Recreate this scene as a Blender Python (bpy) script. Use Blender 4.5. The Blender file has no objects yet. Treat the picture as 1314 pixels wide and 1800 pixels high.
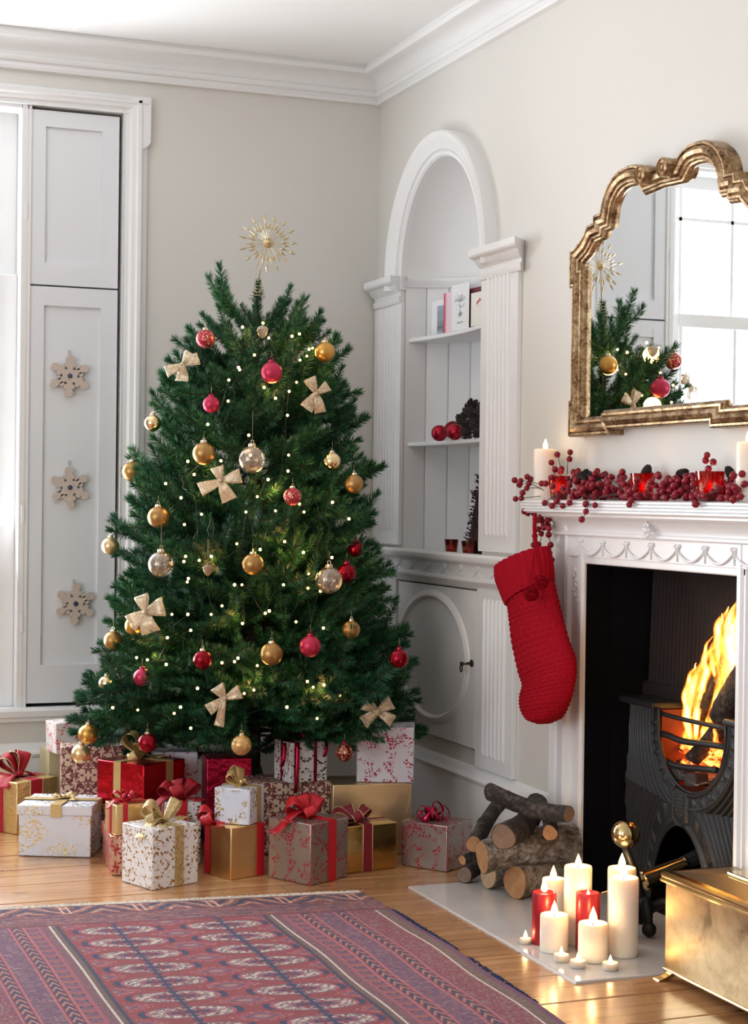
import bpy, math, random
import numpy as np
from math import sin, cos, tan, pi, radians, sqrt, atan2, hypot
from mathutils import Vector, Matrix
random.seed(7)
rng = np.random.default_rng(7)
SC = bpy.context.scene
COL = SC.collection

# ------------------------------------------------------------------ camera
FPX = 3000.0
YAW, PITCH, ROLL = radians(21.17), math.atan(24 / 3000), .0125
CAM = np.array([-2.31, -5.95, 1.1])
_F = np.array([sin(YAW) * cos(PITCH), cos(YAW) * cos(PITCH), -sin(PITCH)])
_R0 = np.array([cos(YAW), -sin(YAW), 0.])
_U0 = np.cross(_R0, _F)
_R = _R0 * cos(ROLL) + _U0 * sin(ROLL)
_U = -_R0 * sin(ROLL) + _U0 * cos(ROLL)
cam = bpy.data.cameras.new('camera')
camo = bpy.data.objects.new('camera', cam)
COL.objects.link(camo)
cam.sensor_fit = 'VERTICAL'
cam.sensor_height = 36
cam.lens = FPX / 1800 * 36
cam.clip_start = .05
cam.clip_end = 60
camo.matrix_world = Matrix(((_R[0], _U[0], -_F[0], CAM[0]), (_R[1], _U[1], -_F[1], CAM[1]), (_R[2], _U[2], -_F[2], CAM[2]), (0, 0, 0, 1)))
SC.camera = camo

# ------------------------------------------------------------------ light
SC.view_settings.view_transform = 'Standard'
SC.view_settings.look = 'None'
SC.view_settings.exposure = 0.13
SC.view_settings.gamma = 1.0
SC.view_settings.use_curve_mapping = False
W = bpy.data.worlds.new('world')
SC.world = W
W.use_nodes = True
W.node_tree.nodes['Background'].inputs[0].default_value = (.86, .93, 1.0, 1)
W.node_tree.nodes['Background'].inputs[1].default_value = 2.2


def area(name, loc, rot, sx, sy, power, col):
    l = bpy.data.lights.new(name, 'AREA')
    l.shape = 'RECTANGLE'
    l.size, l.size_y = sx, sy
    l.energy = power
    l.color = col
    o = bpy.data.objects.new(name, l)
    o.location = loc
    o.rotation_euler = rot
    COL.objects.link(o)
    return o


# daylight at the three windows of the room (each lamp stands just outside its glass)
area('daylight_back_window', (-1.96, .20, 1.42), (radians(-108), 0, 0), 1.2, 2.0, 100, (.90, .95, 1.0))
area('daylight_side_window', (-4.78, -3.1, 1.5), (0, radians(-112), 0), 2.0, 1.4, 40, (.90, .95, 1.0))
area('daylight_side_window', (-4.78, -5.3, 1.5), (0, radians(-112), 0), 2.0, 1.4, 42, (.90, .95, 1.0))


# ------------------------------------------------------------------ pixel to place
def ray(px, py):
    return _F * FPX + _R * (px - 657) + _U * (900 - py)


def at(px, py, ax, v):
    d = ray(px, py)
    return CAM + d * ((v - CAM[ax]) / d[ax])


def atX(px, py, x=0.): return at(px, py, 0, x)
def atY(px, py, y=0.): return at(px, py, 1, y)
def atZ(px, py, z=0.): return at(px, py, 2, z)


def atD(px, py, depth):
    return CAM + ray(px, py) * (depth / FPX)


def depth_of(P): return float((np.array(P) - CAM) @ _F)


# ------------------------------------------------------------------ mesh helpers
class MB:
    def __init__(s):
        s.v = []
        s.f = []
        s.mi = []
        s.uv = []
        s.n = 0

    def add(s, vs, fs, mi=0, uvs=None):
        k = s.n
        for p in vs:
            s.v.append((float(p[0]), float(p[1]), float(p[2])))
        s.n += len(vs)
        for q in fs:
            s.f.append(tuple(int(i) + k for i in q))
            s.mi.append(mi)
        s.uv.extend(uvs if uvs is not None else [None] * len(fs))
        return s

    def box(s, x0, x1, y0, y1, z0, z1, mi=0):
        x0, x1 = sorted((x0, x1)); y0, y1 = sorted((y0, y1)); z0, z1 = sorted((z0, z1))
        return s.add([(x0, y0, z0), (x1, y0, z0), (x1, y1, z0), (x0, y1, z0), (x0, y0, z1), (x1, y0, z1), (x1, y1, z1), (x0, y1, z1)],
                     [(0, 3, 2, 1), (4, 5, 6, 7), (0, 1, 5, 4), (1, 2, 6, 5), (2, 3, 7, 6), (3, 0, 4, 7)], mi)

    def grid(s, P, closed_u=False, closed_v=False, mi=0, cap0=False, cap1=False):
        """P[i][j] -> point; i along, j around"""
        P = np.asarray(P, float)
        a, b = P.shape[:2]
        fs = []
        for i in range(a if closed_u else a - 1):
            for j in range(b if closed_v else b - 1):
                i2, j2 = (i + 1) % a, (j + 1) % b
                fs.append((i * b + j, i * b + j2, i2 * b + j2, i2 * b + j))
        if cap0: fs.append(tuple(range(b - 1, -1, -1)))
        if cap1: fs.append(tuple((a - 1) * b + j for j in range(b)))
        return s.add(P.reshape(-1, 3), fs, mi)

    def tube(s, pts, r, n=8, mi=0, cap=True, closed=False, flat=1.0):
        pts = [np.array(p, float) for p in pts]
        m = len(pts)
        rr = [r] * m if np.isscalar(r) else list(r)
        up = np.array([0, 0, 1.])
        rows = []
        prev = None
        for i in range(m):
            if closed:
                t = pts[(i + 1) % m] - pts[i - 1]
            else:
                t = pts[min(i + 1, m - 1)] - pts[max(i - 1, 0)]
            t = t / (np.linalg.norm(t) + 1e-12)
            if prev is None:
                a = np.cross(t, up)
                if np.linalg.norm(a) < .1: a = np.cross(t, np.array([1., 0, 0]))
            else:
                a = prev - t * (prev @ t)
            a = a / (np.linalg.norm(a) + 1e-12)
            prev = a
            b = np.cross(t, a)
            rows.append([pts[i] + rr[i] * (a * cos(2 * pi * j / n) + flat * b * sin(2 * pi * j / n)) for j in range(n)])
        return s.grid(rows, closed_u=closed, closed_v=True, mi=mi, cap0=cap and not closed, cap1=cap and not closed)

    def lathe(s, prof, n=24, mi=0, c=(0, 0, 0), axis=None, capb=False, capt=False):
        rows = []
        for (r, z) in prof:
            rows.append([(r * cos(2 * pi * j / n), r * sin(2 * pi * j / n), z) for j in range(n)])
        P = np.array(rows)
        if axis is not None:
            q = Vector((0, 0, 1)).rotation_difference(Vector(axis)).to_matrix()
            P = P @ np.array(q).T
        P = P + np.array(c)
        return s.grid(P, closed_v=True, mi=mi, cap0=capb, cap1=capt)

    def ball(s, c, r, nu=16, nv=10, mi=0, sc=(1, 1, 1)):
        rows = []
        for i in range(nv + 1):
            t = pi * i / nv
            t = min(max(t, .02), pi - .02)
            rows.append([(c[0] + sc[0] * r * sin(t) * cos(2 * pi * j / nu), c[1] + sc[1] * r * sin(t) * sin(2 * pi * j / nu), c[2] - sc[2] * r * cos(t)) for j in range(nu)])
        return s.grid(rows, closed_v=True, mi=mi, cap0=True, cap1=True)

    def prism(s, poly, a, b, axis=2, mi=0):
        """poly (u, v) extruded along axis from a to b; axis 2: (u,v)=(x,y); axis 1: (x,z); axis 0: (y,z)"""
        def P(u, v, w):
            return (u, v, w) if axis == 2 else ((u, w, v) if axis == 1 else (w, u, v))
        n = len(poly)
        vs = [P(u, v, a) for u, v in poly] + [P(u, v, b) for u, v in poly]
        fs = [tuple(range(n))[::-1], tuple(range(n, 2 * n))] + [(i, (i + 1) % n, n + (i + 1) % n, n + i) for i in range(n)]
        return s.add(vs, fs, mi)

    def xform(s, M):
        M = np.array(M)
        V = np.array(s.v) @ M[:3, :3].T + M[:3, 3]
        s.v = [tuple(p) for p in V]
        return s

    def build(s, name, mats, parent=None, smooth=30, bevel=0, bseg=2, loc=None, sub=0):
        me = bpy.data.meshes.new(name)
        me.from_pydata(s.v, [], s.f)
        if not isinstance(mats, (list, tuple)): mats = [mats]
        for m in mats: me.materials.append(m)
        if len(mats) > 1: me.polygons.foreach_set('material_index', s.mi)
        if any(u is not None for u in s.uv):
            L = me.uv_layers.new(name='UVMap')
            flat = []
            for q, u in zip(s.f, s.uv):
                if u is None: u = [(0, 0)] * len(q)
                for c in u: flat.extend(c)
            L.data.foreach_set('uv', flat)
        import bmesh
        bm = bmesh.new(); bm.from_mesh(me)
        bmesh.ops.recalc_face_normals(bm, faces=bm.faces)
        bm.to_mesh(me); bm.free()
        if smooth:
            me.shade_smooth()
            if smooth < 180: me.set_sharp_from_angle(angle=radians(smooth))
        me.update()
        o = bpy.data.objects.new(name, me)
        COL.objects.link(o)
        if parent is not None: o.parent = parent
        if loc is not None: o.location = loc
        if bevel:
            m = o.modifiers.new('bevel', 'BEVEL')
            m.width = bevel; m.segments = bseg; m.limit_method = 'ANGLE'; m.angle_limit = radians(40)
            m.harden_normals = False
        if sub:
            m = o.modifiers.new('sub', 'SUBSURF')
            m.levels = m.render_levels = sub
        return o


def tag(o, label=None, cat=None, group=None, kind=None):
    if label: o['label'] = label
    if cat: o['category'] = cat
    if group: o['group'] = group
    if kind: o['kind'] = kind
    return o


def thing(name, label, cat, loc=(0, 0, 0), rz=0., group=None, kind=None):
    o = bpy.data.objects.new(name, None)
    o.empty_display_size = .05
    COL.objects.link(o)
    o.location = tuple(float(q) for q in loc)
    o.rotation_euler = (0, 0, rz)
    return tag(o, label, cat, group, kind)


def setting(name):
    return thing(name, None, None, kind='structure')


def put(name, data, parent=None, loc=(0, 0, 0), rot=(0, 0, 0), sc=(1, 1, 1)):
    o = bpy.data.objects.new(name, data)
    COL.objects.link(o)
    o.parent = parent
    o.location = tuple(float(q) for q in loc); o.rotation_euler = rot; o.scale = sc if not np.isscalar(sc) else (sc, sc, sc)
    return o


def data_of(mb, name, mats, smooth=30):
    o = mb.build(name, mats, smooth=smooth)
    d = o.data
    bpy.data.objects.remove(o)
    return d


def extrude_y(prof, y0, y1, m0=0, m1=0, sx=-1):
    """moulding on the right wall: prof (p out of the wall, z); ends mitred by m0 / m1 times p"""
    a = [(sx * p, y0 + m0 * p, z) for p, z in prof]
    b = [(sx * p, y1 + m1 * p, z) for p, z in prof]
    return MB().grid([a, b], closed_v=True, cap0=True, cap1=True)


def extrude_x(prof, x0, x1, m0=0, m1=0):
    a = [(x0 + m0 * p, -p, z) for p, z in prof]
    b = [(x1 + m1 * p, -p, z) for p, z in prof]
    return MB().grid([a, b], closed_v=True, cap0=True, cap1=True)


def catmull(P, n):
    P = np.array(P, float)
    Q = np.vstack([2 * P[0] - P[1], P, 2 * P[-1] - P[-2]])
    out = []
    m = len(P) - 1
    for k in range(n + 1):
        t = k / n * m
        i = min(int(t), m - 1)
        u = t - i
        a, b, c, d = Q[i], Q[i + 1], Q[i + 2], Q[i + 3]
        out.append(.5 * (2 * b + (c - a) * u + (2 * a - 5 * b + 4 * c - d) * u * u + (3 * b - a - 3 * c + d) * u ** 3))
    return np.array(out)


# ------------------------------------------------------------------ materials
class G:
    """small wrapper round a material's node tree"""
    def __init__(s, name):
        s.mat = bpy.data.materials.new(name)
        s.mat.use_nodes = True
        s.t = s.mat.node_tree
        s.b = s.t.nodes['Principled BSDF']
        s.out = s.t.nodes['Material Output']

    def n(s, typ, **kw):
        o = s.t.nodes.new(typ)
        for k, v in kw.items(): setattr(o, k, v)
        return o

    def lk(s, a, b):
        s.t.links.new(a, b)

    def inp(s, sock, v):
        if hasattr(v, 'is_linked') or hasattr(v, 'links'):
            s.lk(v, sock)
        elif isinstance(v, (tuple, list)) and len(v) == 3 and sock.type == 'RGBA':
            sock.default_value = (*v, 1)
        else:
            sock.default_value = v

    def m(s, op, a, b=None, c=None, clamp=False):
        o = s.n('ShaderNodeMath', operation=op)
        o.use_clamp = clamp
        s.inp(o.inputs[0], a)
        if b is not None: s.inp(o.inputs[1], b)
        if c is not None: s.inp(o.inputs[2], c)
        return o.outputs[0]

    def vm(s, op, a, b=None):
        o = s.n('ShaderNodeVectorMath', operation=op)
        s.inp(o.inputs[0], a)
        if b is not None:
            s.inp(o.inputs[3] if op == 'SCALE' else o.inputs[1], b)
        return o.outputs[0] if op not in ('LENGTH', 'DISTANCE', 'DOT_PRODUCT') else o.outputs[1]

    def xyz(s, v):
        o = s.n('ShaderNodeSeparateXYZ')
        s.lk(v, o.inputs[0])
        return o.outputs

    def cxyz(s, x, y, z=0.):
        o = s.n('ShaderNodeCombineXYZ')
        s.inp(o.inputs[0], x); s.inp(o.inputs[1], y); s.inp(o.inputs[2], z)
        return o.outputs[0]

    def mix(s, f, a, b):
        o = s.n('ShaderNodeMix', data_type='RGBA')
        s.inp(o.inputs[0], f); s.inp(o.inputs[6], a); s.inp(o.inputs[7], b)
        return o.outputs[2]

    def noise(s, vec, scale, detail=3., rough=.55, out='Fac', dist=0.):
        o = s.n('ShaderNodeTexNoise')
        if vec is not None: s.lk(vec, o.inputs['Vector'])
        o.inputs['Scale'].default_value = scale
        o.inputs['Detail'].default_value = detail
        o.inputs['Roughness'].default_value = rough
        o.inputs['Distortion'].default_value = dist
        return o.outputs[out]

    def vor(s, vec, scale, feature='F1', rand=1.):
        o = s.n('ShaderNodeTexVoronoi', feature=feature)
        o.voronoi_dimensions = '2D'
        s.lk(vec, o.inputs['Vector'])
        o.inputs['Scale'].default_value = scale
        o.inputs['Randomness'].default_value = rand
        return o.outputs

    def ramp(s, f, stops):
        o = s.n('ShaderNodeValToRGB')
        s.lk(f, o.inputs[0])
        e = o.color_ramp.elements
        while len(e) < len(stops): e.new(.5)
        for q, (p, c) in zip(e, stops):
            q.position = p
            q.color = (*c, 1)
        return o.outputs[0]

    def step(s, v, lo, hi):
        o = s.n('ShaderNodeMapRange')
        o.clamp = True
        s.inp(o.inputs[0], v)
        o.inputs[1].default_value = lo; o.inputs[2].default_value = hi
        return o.outputs[0]

    def pos(s):
        return s.n('ShaderNodeNewGeometry').outputs['Position']

    def obj(s):
        return s.n('ShaderNodeTexCoord').outputs['Object']

    def uv(s):
        return s.n('ShaderNodeTexCoord').outputs['UV']

    def rnd(s):
        return s.n('ShaderNodeObjectInfo').outputs['Random']

    def bump(s, h, strength=.3, dist=.002):
        o = s.n('ShaderNodeBump')
        o.inputs['Strength'].default_value = strength
        o.inputs['Distance'].default_value = dist
        s.inp(o.inputs['Height'], h)
        s.lk(o.outputs[0], s.b.inputs['Normal'])

    def set(s, col=None, rough=None, metal=None, **kw):
        if col is not None: s.inp(s.b.inputs['Base Color'], col)
        if rough is not None: s.inp(s.b.inputs['Roughness'], rough)
        if metal is not None: s.inp(s.b.inputs['Metallic'], metal)
        for k, v in kw.items():
            s.inp(s.b.inputs[k.replace('_', ' ')], v)
        return s.mat


def plain(name, col, rough=.5, metal=0., var=0., vscale=20., bump=0., bscale=60., bdist=.002, world=False, **kw):
    g = G(name)
    c = col
    v = g.pos() if world else g.obj()
    if var:
        n = g.noise(v, vscale, 4)
        c = g.mix(n, tuple(q * (1 - var) for q in col), tuple(min(1, q * (1 + var)) for q in col))
    if bump:
        g.bump(g.noise(v, bscale, 3), bump, bdist)
    return g.set(c, rough, metal, **kw)


def additive(name, col, strength, grad=None):
    """a flame: it gives light and lets light through"""
    g = G(name)
    t = g.t
    t.nodes.remove(g.b)
    e = g.n('ShaderNodeEmission')
    g.inp(e.inputs[0], col)
    g.inp(e.inputs[1], strength)
    tr = g.n('ShaderNodeBsdfTransparent')
    a = g.n('ShaderNodeAddShader')
    g.lk(e.outputs[0], a.inputs[0]); g.lk(tr.outputs[0], a.inputs[1])
    g.lk(a.outputs[0], g.out.inputs[0])
    return g


# painted surfaces
M_wall = plain('matt_wall_paint', (.70, .682, .637), .6, var=.02, vscale=1.5, bump=.05, bscale=180, bdist=.001, world=True)
M_wallr = M_wall
M_ceil = plain('ceiling_paint', (.90, .90, .89), .7, var=.01, vscale=1.2, bump=.05, bscale=120, bdist=.001, world=True)
M_white = plain('white_satin_paint', (.83, .83, .83), .38, var=.02, vscale=6, bump=.06, bscale=90, bdist=.001, world=True)
M_shut = plain('pale_grey_shutter_paint', (.77, .79, .82), .38, var=.015, vscale=3, bump=.04, bscale=80, bdist=.001, world=True)
M_mantel = plain('white_gloss_mantel_paint', (.84, .83, .835), .3, var=.02, vscale=8, bump=.10, bscale=60, bdist=.0015, world=True)
M_black = plain('black_soot', (.006, .0065, .009), .55, var=.4, vscale=12, bump=.3, bscale=40, world=True)
M_gap = plain('dark_gap', (.02, .022, .025), .8)
M_iron = plain('black_cast_iron', (.022, .023, .026), .42, .35, var=.3, vscale=25, bump=.25, bscale=160, bdist=.001)
M_bulbw = plain('black_plastic_wire', (.01, .02, .012), .4)


def wood_floor():
    g = G('honey_pine_boards')
    p = g.pos()
    x = g.xyz(p)
    r = g.rnd()
    v = g.cxyz(g.m('MULTIPLY_ADD', r, 37., g.m('MULTIPLY', x[0], .55)), g.m('MULTIPLY_ADD', r, 11., g.m('MULTIPLY', x[1], 9.)), 0.)
    gr = g.noise(v, 4.5, 6, .62, dist=.6)
    fine = g.noise(g.cxyz(g.m('MULTIPLY', x[0], 6.), g.m('MULTIPLY', x[1], 160.)), 1., 3)
    base = g.ramp(gr, [(.28, (.27, .125, .050)), (.45, (.43, .215, .092)), (.62, (.54, .30, .140)), (.8, (.39, .185, .075))])
    tone = g.mix(r, (.80, .76, .72), (1.12, 1.10, 1.08))
    mu = g.n('ShaderNodeMix', data_type='RGBA', blend_type='MULTIPLY')
    mu.inputs[0].default_value = 1.
    g.lk(base, mu.inputs[6]); g.lk(tone, mu.inputs[7])
    kn = g.vor(g.cxyz(g.m('MULTIPLY_ADD', x[0], 2.2, g.m('MULTIPLY', r, 9.)), g.m('MULTIPLY', x[1], 7.)), .9)
    k = g.step(kn['Distance'], .05, .012)
    c = g.mix(k, mu.outputs[2], (.11, .042, .016))
    wear = g.noise(p, 7., 5)
    rough = g.m('MULTIPLY_ADD', wear, .26, .12)
    g.bump(g.m('ADD', g.m('MULTIPLY', fine, .5), g.m('MULTIPLY', gr, .8)), .22, .002)
    return g.set(c, rough, 0., Coat_Weight=.25, Coat_Roughness=.16)


M_floor = wood_floor()
M_sub = plain('dark_underfloor', (.012, .008, .006), .9)


def glass_pane():
    g = G('clear_window_glass')
    t = g.n('ShaderNodeBsdfTransparent')
    gl = g.n('ShaderNodeBsdfGlossy')
    gl.inputs['Roughness'].default_value = .02
    mx = g.n('ShaderNodeMixShader')
    mx.inputs[0].default_value = .06
    g.lk(t.outputs[0], mx.inputs[1]); g.lk(gl.outputs[0], mx.inputs[2])
    g.lk(mx.outputs[0], g.out.inputs[0])
    return g.mat


M_pane = glass_pane()

# ================================================================== the room
ROOM_X, ROOM_Y, CEIL = -4.6, -7.3, 2.685
WX0, WX1 = -2.62, -.972           # window opening in the back wall
WZ0, WZ1 = .345, 2.445

# floor: boards one by one
tagfloor = MB().box(ROOM_X, .60, ROOM_Y, .30, -.08, -.022).build('floor', M_sub)
tag(tagfloor, kind='structure')
joints = [.02, -.13, -.33, -.53, -.73, -.93, -1.13, -1.34, -1.56, -1.79, -2.01, -2.225, -2.424, -2.623, -2.805, -3.0]
while joints[-1] > ROOM_Y: joints.append(joints[-1] - random.uniform(.185, .21))
for i in range(len(joints) - 1):
    ya, yb = joints[i], max(joints[i + 1], ROOM_Y)
    cuts = [ROOM_X, random.uniform(-3.6, -2.7), random.uniform(-1.2, -.5) if i % 3 == 1 else random.uniform(-2.3, -1.7), .0]
    if i in (9, 10, 11, 12, 13): cuts = [ROOM_X, random.uniform(-3.4, -2.4), .0]
    for a, b in zip(cuts[:-1], cuts[1:]):
        dz = random.uniform(-.0006, .0006)
        MB().box(a + .0012, b - .0012, min(ya, -.001) - .0026, yb + .0026, -.022, dz).build('plank', M_floor, tagfloor, smooth=0, bevel=.002, bseg=1)

tag(MB().box(ROOM_X, .0, ROOM_Y, .0, CEIL, CEIL + .1).build('ceiling', M_ceil, smooth=0), kind='structure')

# back wall with the window opening
mb = MB()
mb.box(WX1, .35, 0, .26, 0, CEIL).box(ROOM_X - .2, WX0, 0, .26, 0, CEIL)
mb.box(WX0, WX1, 0, .26, WZ1, CEIL).box(WX0, WX1, 0, .26, 0, WZ0)
tag(mb.build('wall_back', M_wall, smooth=0), kind='structure')

# right wall: alcove arch, fireplace opening
AC, AH, ASP, ARI, ABOT = -.612, .340, 1.885, .375, .905     # alcove centre y, half width, spring height, rise, sill
FY0, FY1, FZ = -1.740, -2.502, .926                          # fireplace opening
mb = MB()


def quad_yz(y0, y1, z0, z1, x=0.):
    mb.add([(x, y0, z0), (x, y1, z0), (x, y1, z1), (x, y0, z1)], [(0, 1, 2, 3)])


quad_yz(0, AC + AH, 0, CEIL)
quad_yz(AC + AH, AC - AH, 0, ABOT)
N = 40
for k in range(N):
    t0, t1 = pi * k / N, pi * (k + 1) / N
    ya, yb = AC + AH * cos(t0), AC + AH * cos(t1)
    za, zb = ASP + ARI * sin(t0), ASP + ARI * sin(t1)
    mb.add([(0, ya, za), (0, yb, zb), (0, yb, CEIL), (0, ya, CEIL)], [(0, 1, 2, 3)])
quad_yz(AC - AH, FY0, 0, CEIL)
quad_yz(FY0, FY1, FZ, CEIL)
quad_yz(FY1, ROOM_Y, 0, CEIL)
tag(mb.build('wall_right', M_wallr, smooth=0), kind='structure')

# left wall with two window openings, wall behind the camera
mb = MB()
LW = [(-3.8, -2.4), (-6.0, -4.6)]
ys = [0.3, -2.4, -3.8, -4.6, -6.0, ROOM_Y - .2]
for a, b in ((0.3, -2.4), (-3.8, -4.6), (-6.0, ROOM_Y - .2)): mb.box(ROOM_X - .15, ROOM_X, a, b, 0, CEIL)
for a, b in LW: mb.box(ROOM_X - .15, ROOM_X, a, b, 0, .5).box(ROOM_X - .15, ROOM_X, a, b, 2.5, CEIL)
tag(mb.build('wall_left', M_wall, smooth=0), kind='structure')
for k, (a, b) in enumerate(LW):
    w = setting('window_%d' % (k + 2))
    mf = MB()
    for z in (.5, 1.47, 2.44): mf.box(ROOM_X - .09, ROOM_X - .04, a, b, z, z + .06)
    for y in (a, b - .06): mf.box(ROOM_X - .09, ROOM_X - .04, y, y + .06, .5, 2.5)
    for j in (1, 2): mf.box(ROOM_X - .08, ROOM_X - .05, a + (b - a) * j / 3 - .012, a + (b - a) * j / 3 + .012, .5, 2.5)
    mf.build('sash_frame', M_white, w, smooth=0)
    MB().box(ROOM_X - .068, ROOM_X - .064, a, b, .5, 2.5).build('pane', M_pane, w, smooth=0)
tag(MB().box(ROOM_X - .15, .3, ROOM_Y - .15, ROOM_Y, 0, CEIL).build('wall_front', M_wall, smooth=0), kind='structure')

# cornice
corn = [(0, 2.560), (.022, 2.562), (.026, 2.572), (.020, 2.580), (.018, 2.586), (.030, 2.590), (.034, 2.598), (.034, 2.606), (.028, 2.611)]
for k in range(9):
    t = k / 8
    corn.append((.030 + .045 * (1 - cos(t * pi / 2)), 2.613 + .040 * sin(t * pi / 2)))
corn += [(.088, 2.653), (.102, 2.656), (.108, 2.664), (.108, 2.672), (.102, 2.678), (.100, CEIL), (0, CEIL)]
corn = [(p if p < .02 else p * .93, z) for p, z in corn]
tag(extrude_x(corn, ROOM_X, 0, 0, -1).build('trim_1', M_white, smooth=35), kind='structure')
tag(extrude_y(corn, 0, ROOM_Y, -1, 0).build('trim_2', M_white, smooth=35), kind='structure')

# baseboards
base = [(0, 0), (.022, 0), (.022, .186), (.028, .192), (.030, .202), (.024, .210), (.016, .216), (.012, .228), (.004, .236), (0, .236)]
tag(extrude_x(base, ROOM_X, 0, 0, -1).build('baseboard_back', M_white, smooth=35), kind='structure')
tag(extrude_y(base, 0, -1.545, -1, 0).build('baseboard_right', M_white, smooth=35), kind='structure')
tag(extrude_y(base, -2.70, ROOM_Y, 0, 0).build('baseboard_right', M_white, smooth=35), kind='structure')

# ------------------------------------------------------------------ window with folded-back shutter leaf
win = setting('window_1')
ap = [(0, 0), (.085, 0), (.085, .012), (.070, .020), (.060, .034), (.048, .034), (.042, .026), (.028, .024), (.020, .014), (.006, .012), (0, .016)]  # (across, out)
for side in (0, 1):
    rows = []
    for z in (WZ0, 2.5):
        rows.append([((WX1 + w) if side == 0 else (WX0 - w), -o, z) for w, o in ap])
    MB().grid(rows, closed_v=True, cap0=True, cap1=True).build('architrave', M_white, win, smooth=25)
rows = []
for x in (WX0 - .085, WX1 + .085): rows.append([(x, -o, WZ1 + w * .75) for w, o in ap])
MB().grid(rows, closed_v=True, cap0=True, cap1=True).build('architrave', M_white, win, smooth=25)
for x0, s in ((WX1 + .052, 1), (WX0 - .052, -1)):        # shouldered corner blocks
    MB().prism([(x0, 2.31), (x0 + s * .03, 2.33), (x0 + s * .042, 2.345), (x0 + s * .042, 2.505), (x0, 2.505)], -.03, .0, axis=1).build('corner_block', M_white, win, smooth=0, bevel=.003)
sill = [(0, WZ0 - .035), (.016, WZ0 - .033), (.016, WZ0 - .022), (.026, WZ0 - .016), (.028, WZ0 + .004), (.022, WZ0 + .014), (0, WZ0 + .016)]
extrude_x(sill, WX0 - .1, WX1 + .1).build('window_sill', M_white, win, smooth=35)
MB().box(WX0, WX1, 0, .2, WZ0 - .01, WZ0 + .012).build('sill_board', M_white, win, smooth=0)
MB().box(WX0, WX1, .055, .06, WZ0, WZ1).f and None
SX0, SX1 = -1.302, -.984          # shutter leaf in view
for (sx0, sx1) in ((SX0, SX1), (WX0 + .012, WX0 + .33)):
    MB().box(sx0 - .004, sx1 + .014, .056, .062, WZ0 + .01, WZ1).build('shutter_box_back', M_gap, win, smooth=0)
    for (z0, z1, pz0, pz1) in ((.372, 1.823, .505, 1.757), (1.829, 2.434, 1.905, 2.378)):
        sh = thing('shutter_leaf', None, None)
        sh.parent = win
        st = .060
        mb = MB()
        mb.box(sx0, sx0 + st, .006, .044, z0, z1).box(sx1 - st, sx1, .006, .044, z0, z1)
        mb.box(sx0 + st, sx1 - st, .006, .044, z0, pz0).box(sx0 + st, sx1 - st, .006, .044, pz1, z1)
        mb.build('stile_frame', M_shut, sh, smooth=0)
        MB().box(sx0 + st - .002, sx1 - st + .002, .017, .036, pz0 - .002, pz1 + .002).build('panel', M_shut, sh, smooth=0)
    MB().box(sx0 - .022, sx0 - .004, -.002, .06, WZ0, WZ1).build('shutter_post', M_white, win, smooth=0)
    for hz in (1.0, 2.05, .62):
        MB().box(sx0 - .012, sx0 - .002, -.004, .004, hz, hz + .06).build('hinge', M_white, win, smooth=0, bevel=.001)
MB().box(WX0 + .33, SX0, -.0, .06, WZ1 - .012, WZ1).build('head_board', M_white, win, smooth=0)
# sashes
GX0, GX1 = WX0 + .352, SX0 - .024
for (z0, z1, y) in ((WZ0 + .012, 1.865, .06), (1.815, WZ1 - .012, .09)):
    sa = thing('sash', None, None)
    sa.parent = win
    mb = MB()
    mb.box(GX0, GX0 + .062, y, y + .035, z0, z1).box(GX1 - .062, GX1, y, y + .035, z0, z1)
    mb.box(GX0 + .062, GX1 - .062, y, y + .035, z0, z0 + (.09 if z0 < 1 else .05)).box(GX0 + .062, GX1 - .062, y, y + .035, z1 - .055, z1)
    mb.build('sash_frame', M_white, sa, smooth=0, bevel=.003)
    for bx in (GX1 - .085, GX0 + .085, (GX0 + GX1) / 2 + .14, (GX0 + GX1) / 2 - .14):
        if z0 < 1 and abs(bx - (GX0 + GX1) / 2) > .3: bx += .01 if bx > -2 else -.01
        MB().box(bx - .007, bx + .007, y + .004, y + .03, z0, z1).build('glazing_bar', M_white, sa, smooth=0)
    for bz in ((z0 + z1) / 2 + (.13 if z0 > 1 else 0),):
        MB().box(GX0 + .05, GX1 - .05, y + .004, y + .03, bz - .007, bz + .007).build('glazing_bar', M_white, sa, smooth=0)
    MB().box(GX0 + .05, GX1 - .05, y + .016, y + .019, z0 + .04, z1 - .04).build('pane', M_pane, sa, smooth=0)
MB().box(GX1, SX0 + .01, .0, .10, WZ0, WZ1).build('sash_box', M_white, win, smooth=0)

# ------------------------------------------------------------------ arched alcove
AD = .27
alc = setting('wall_alcove')
mb = MB()
rows = []
NP = 36
for z in (ABOT - .01, ASP):
    rows.append([((AD + .012) * sin(pi * k / NP), AC + (AH + .004) * cos(pi * k / NP), z) for k in range(NP + 1)])
mb.grid(rows)
mb.build('alcove_shell', M_white, alc, smooth=40)
mb = MB()
rows = []
for i in range(15):
    th = pi / 2 * i / 14
    rows.append([(AD * sin(pi * k / NP) * cos(th), AC + AH * cos(pi * k / NP) * cos(th), ASP + ARI * sin(th)) for k in range(NP + 1)])
mb.grid(rows)
mb.build('half_dome', plain('dome_paint', (.80, .795, .785), .5, world=True), alc, smooth=180)
mb = MB().add([(0, AC + AH, ABOT)] + [(AD * sin(pi * k / NP), AC + AH * cos(pi * k / NP), ABOT) for k in range(NP + 1)], [tuple(range(NP + 2))])
mb.build('alcove_base', M_white, alc, smooth=0)
NB = 11                                # vertical boards round the back
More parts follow.
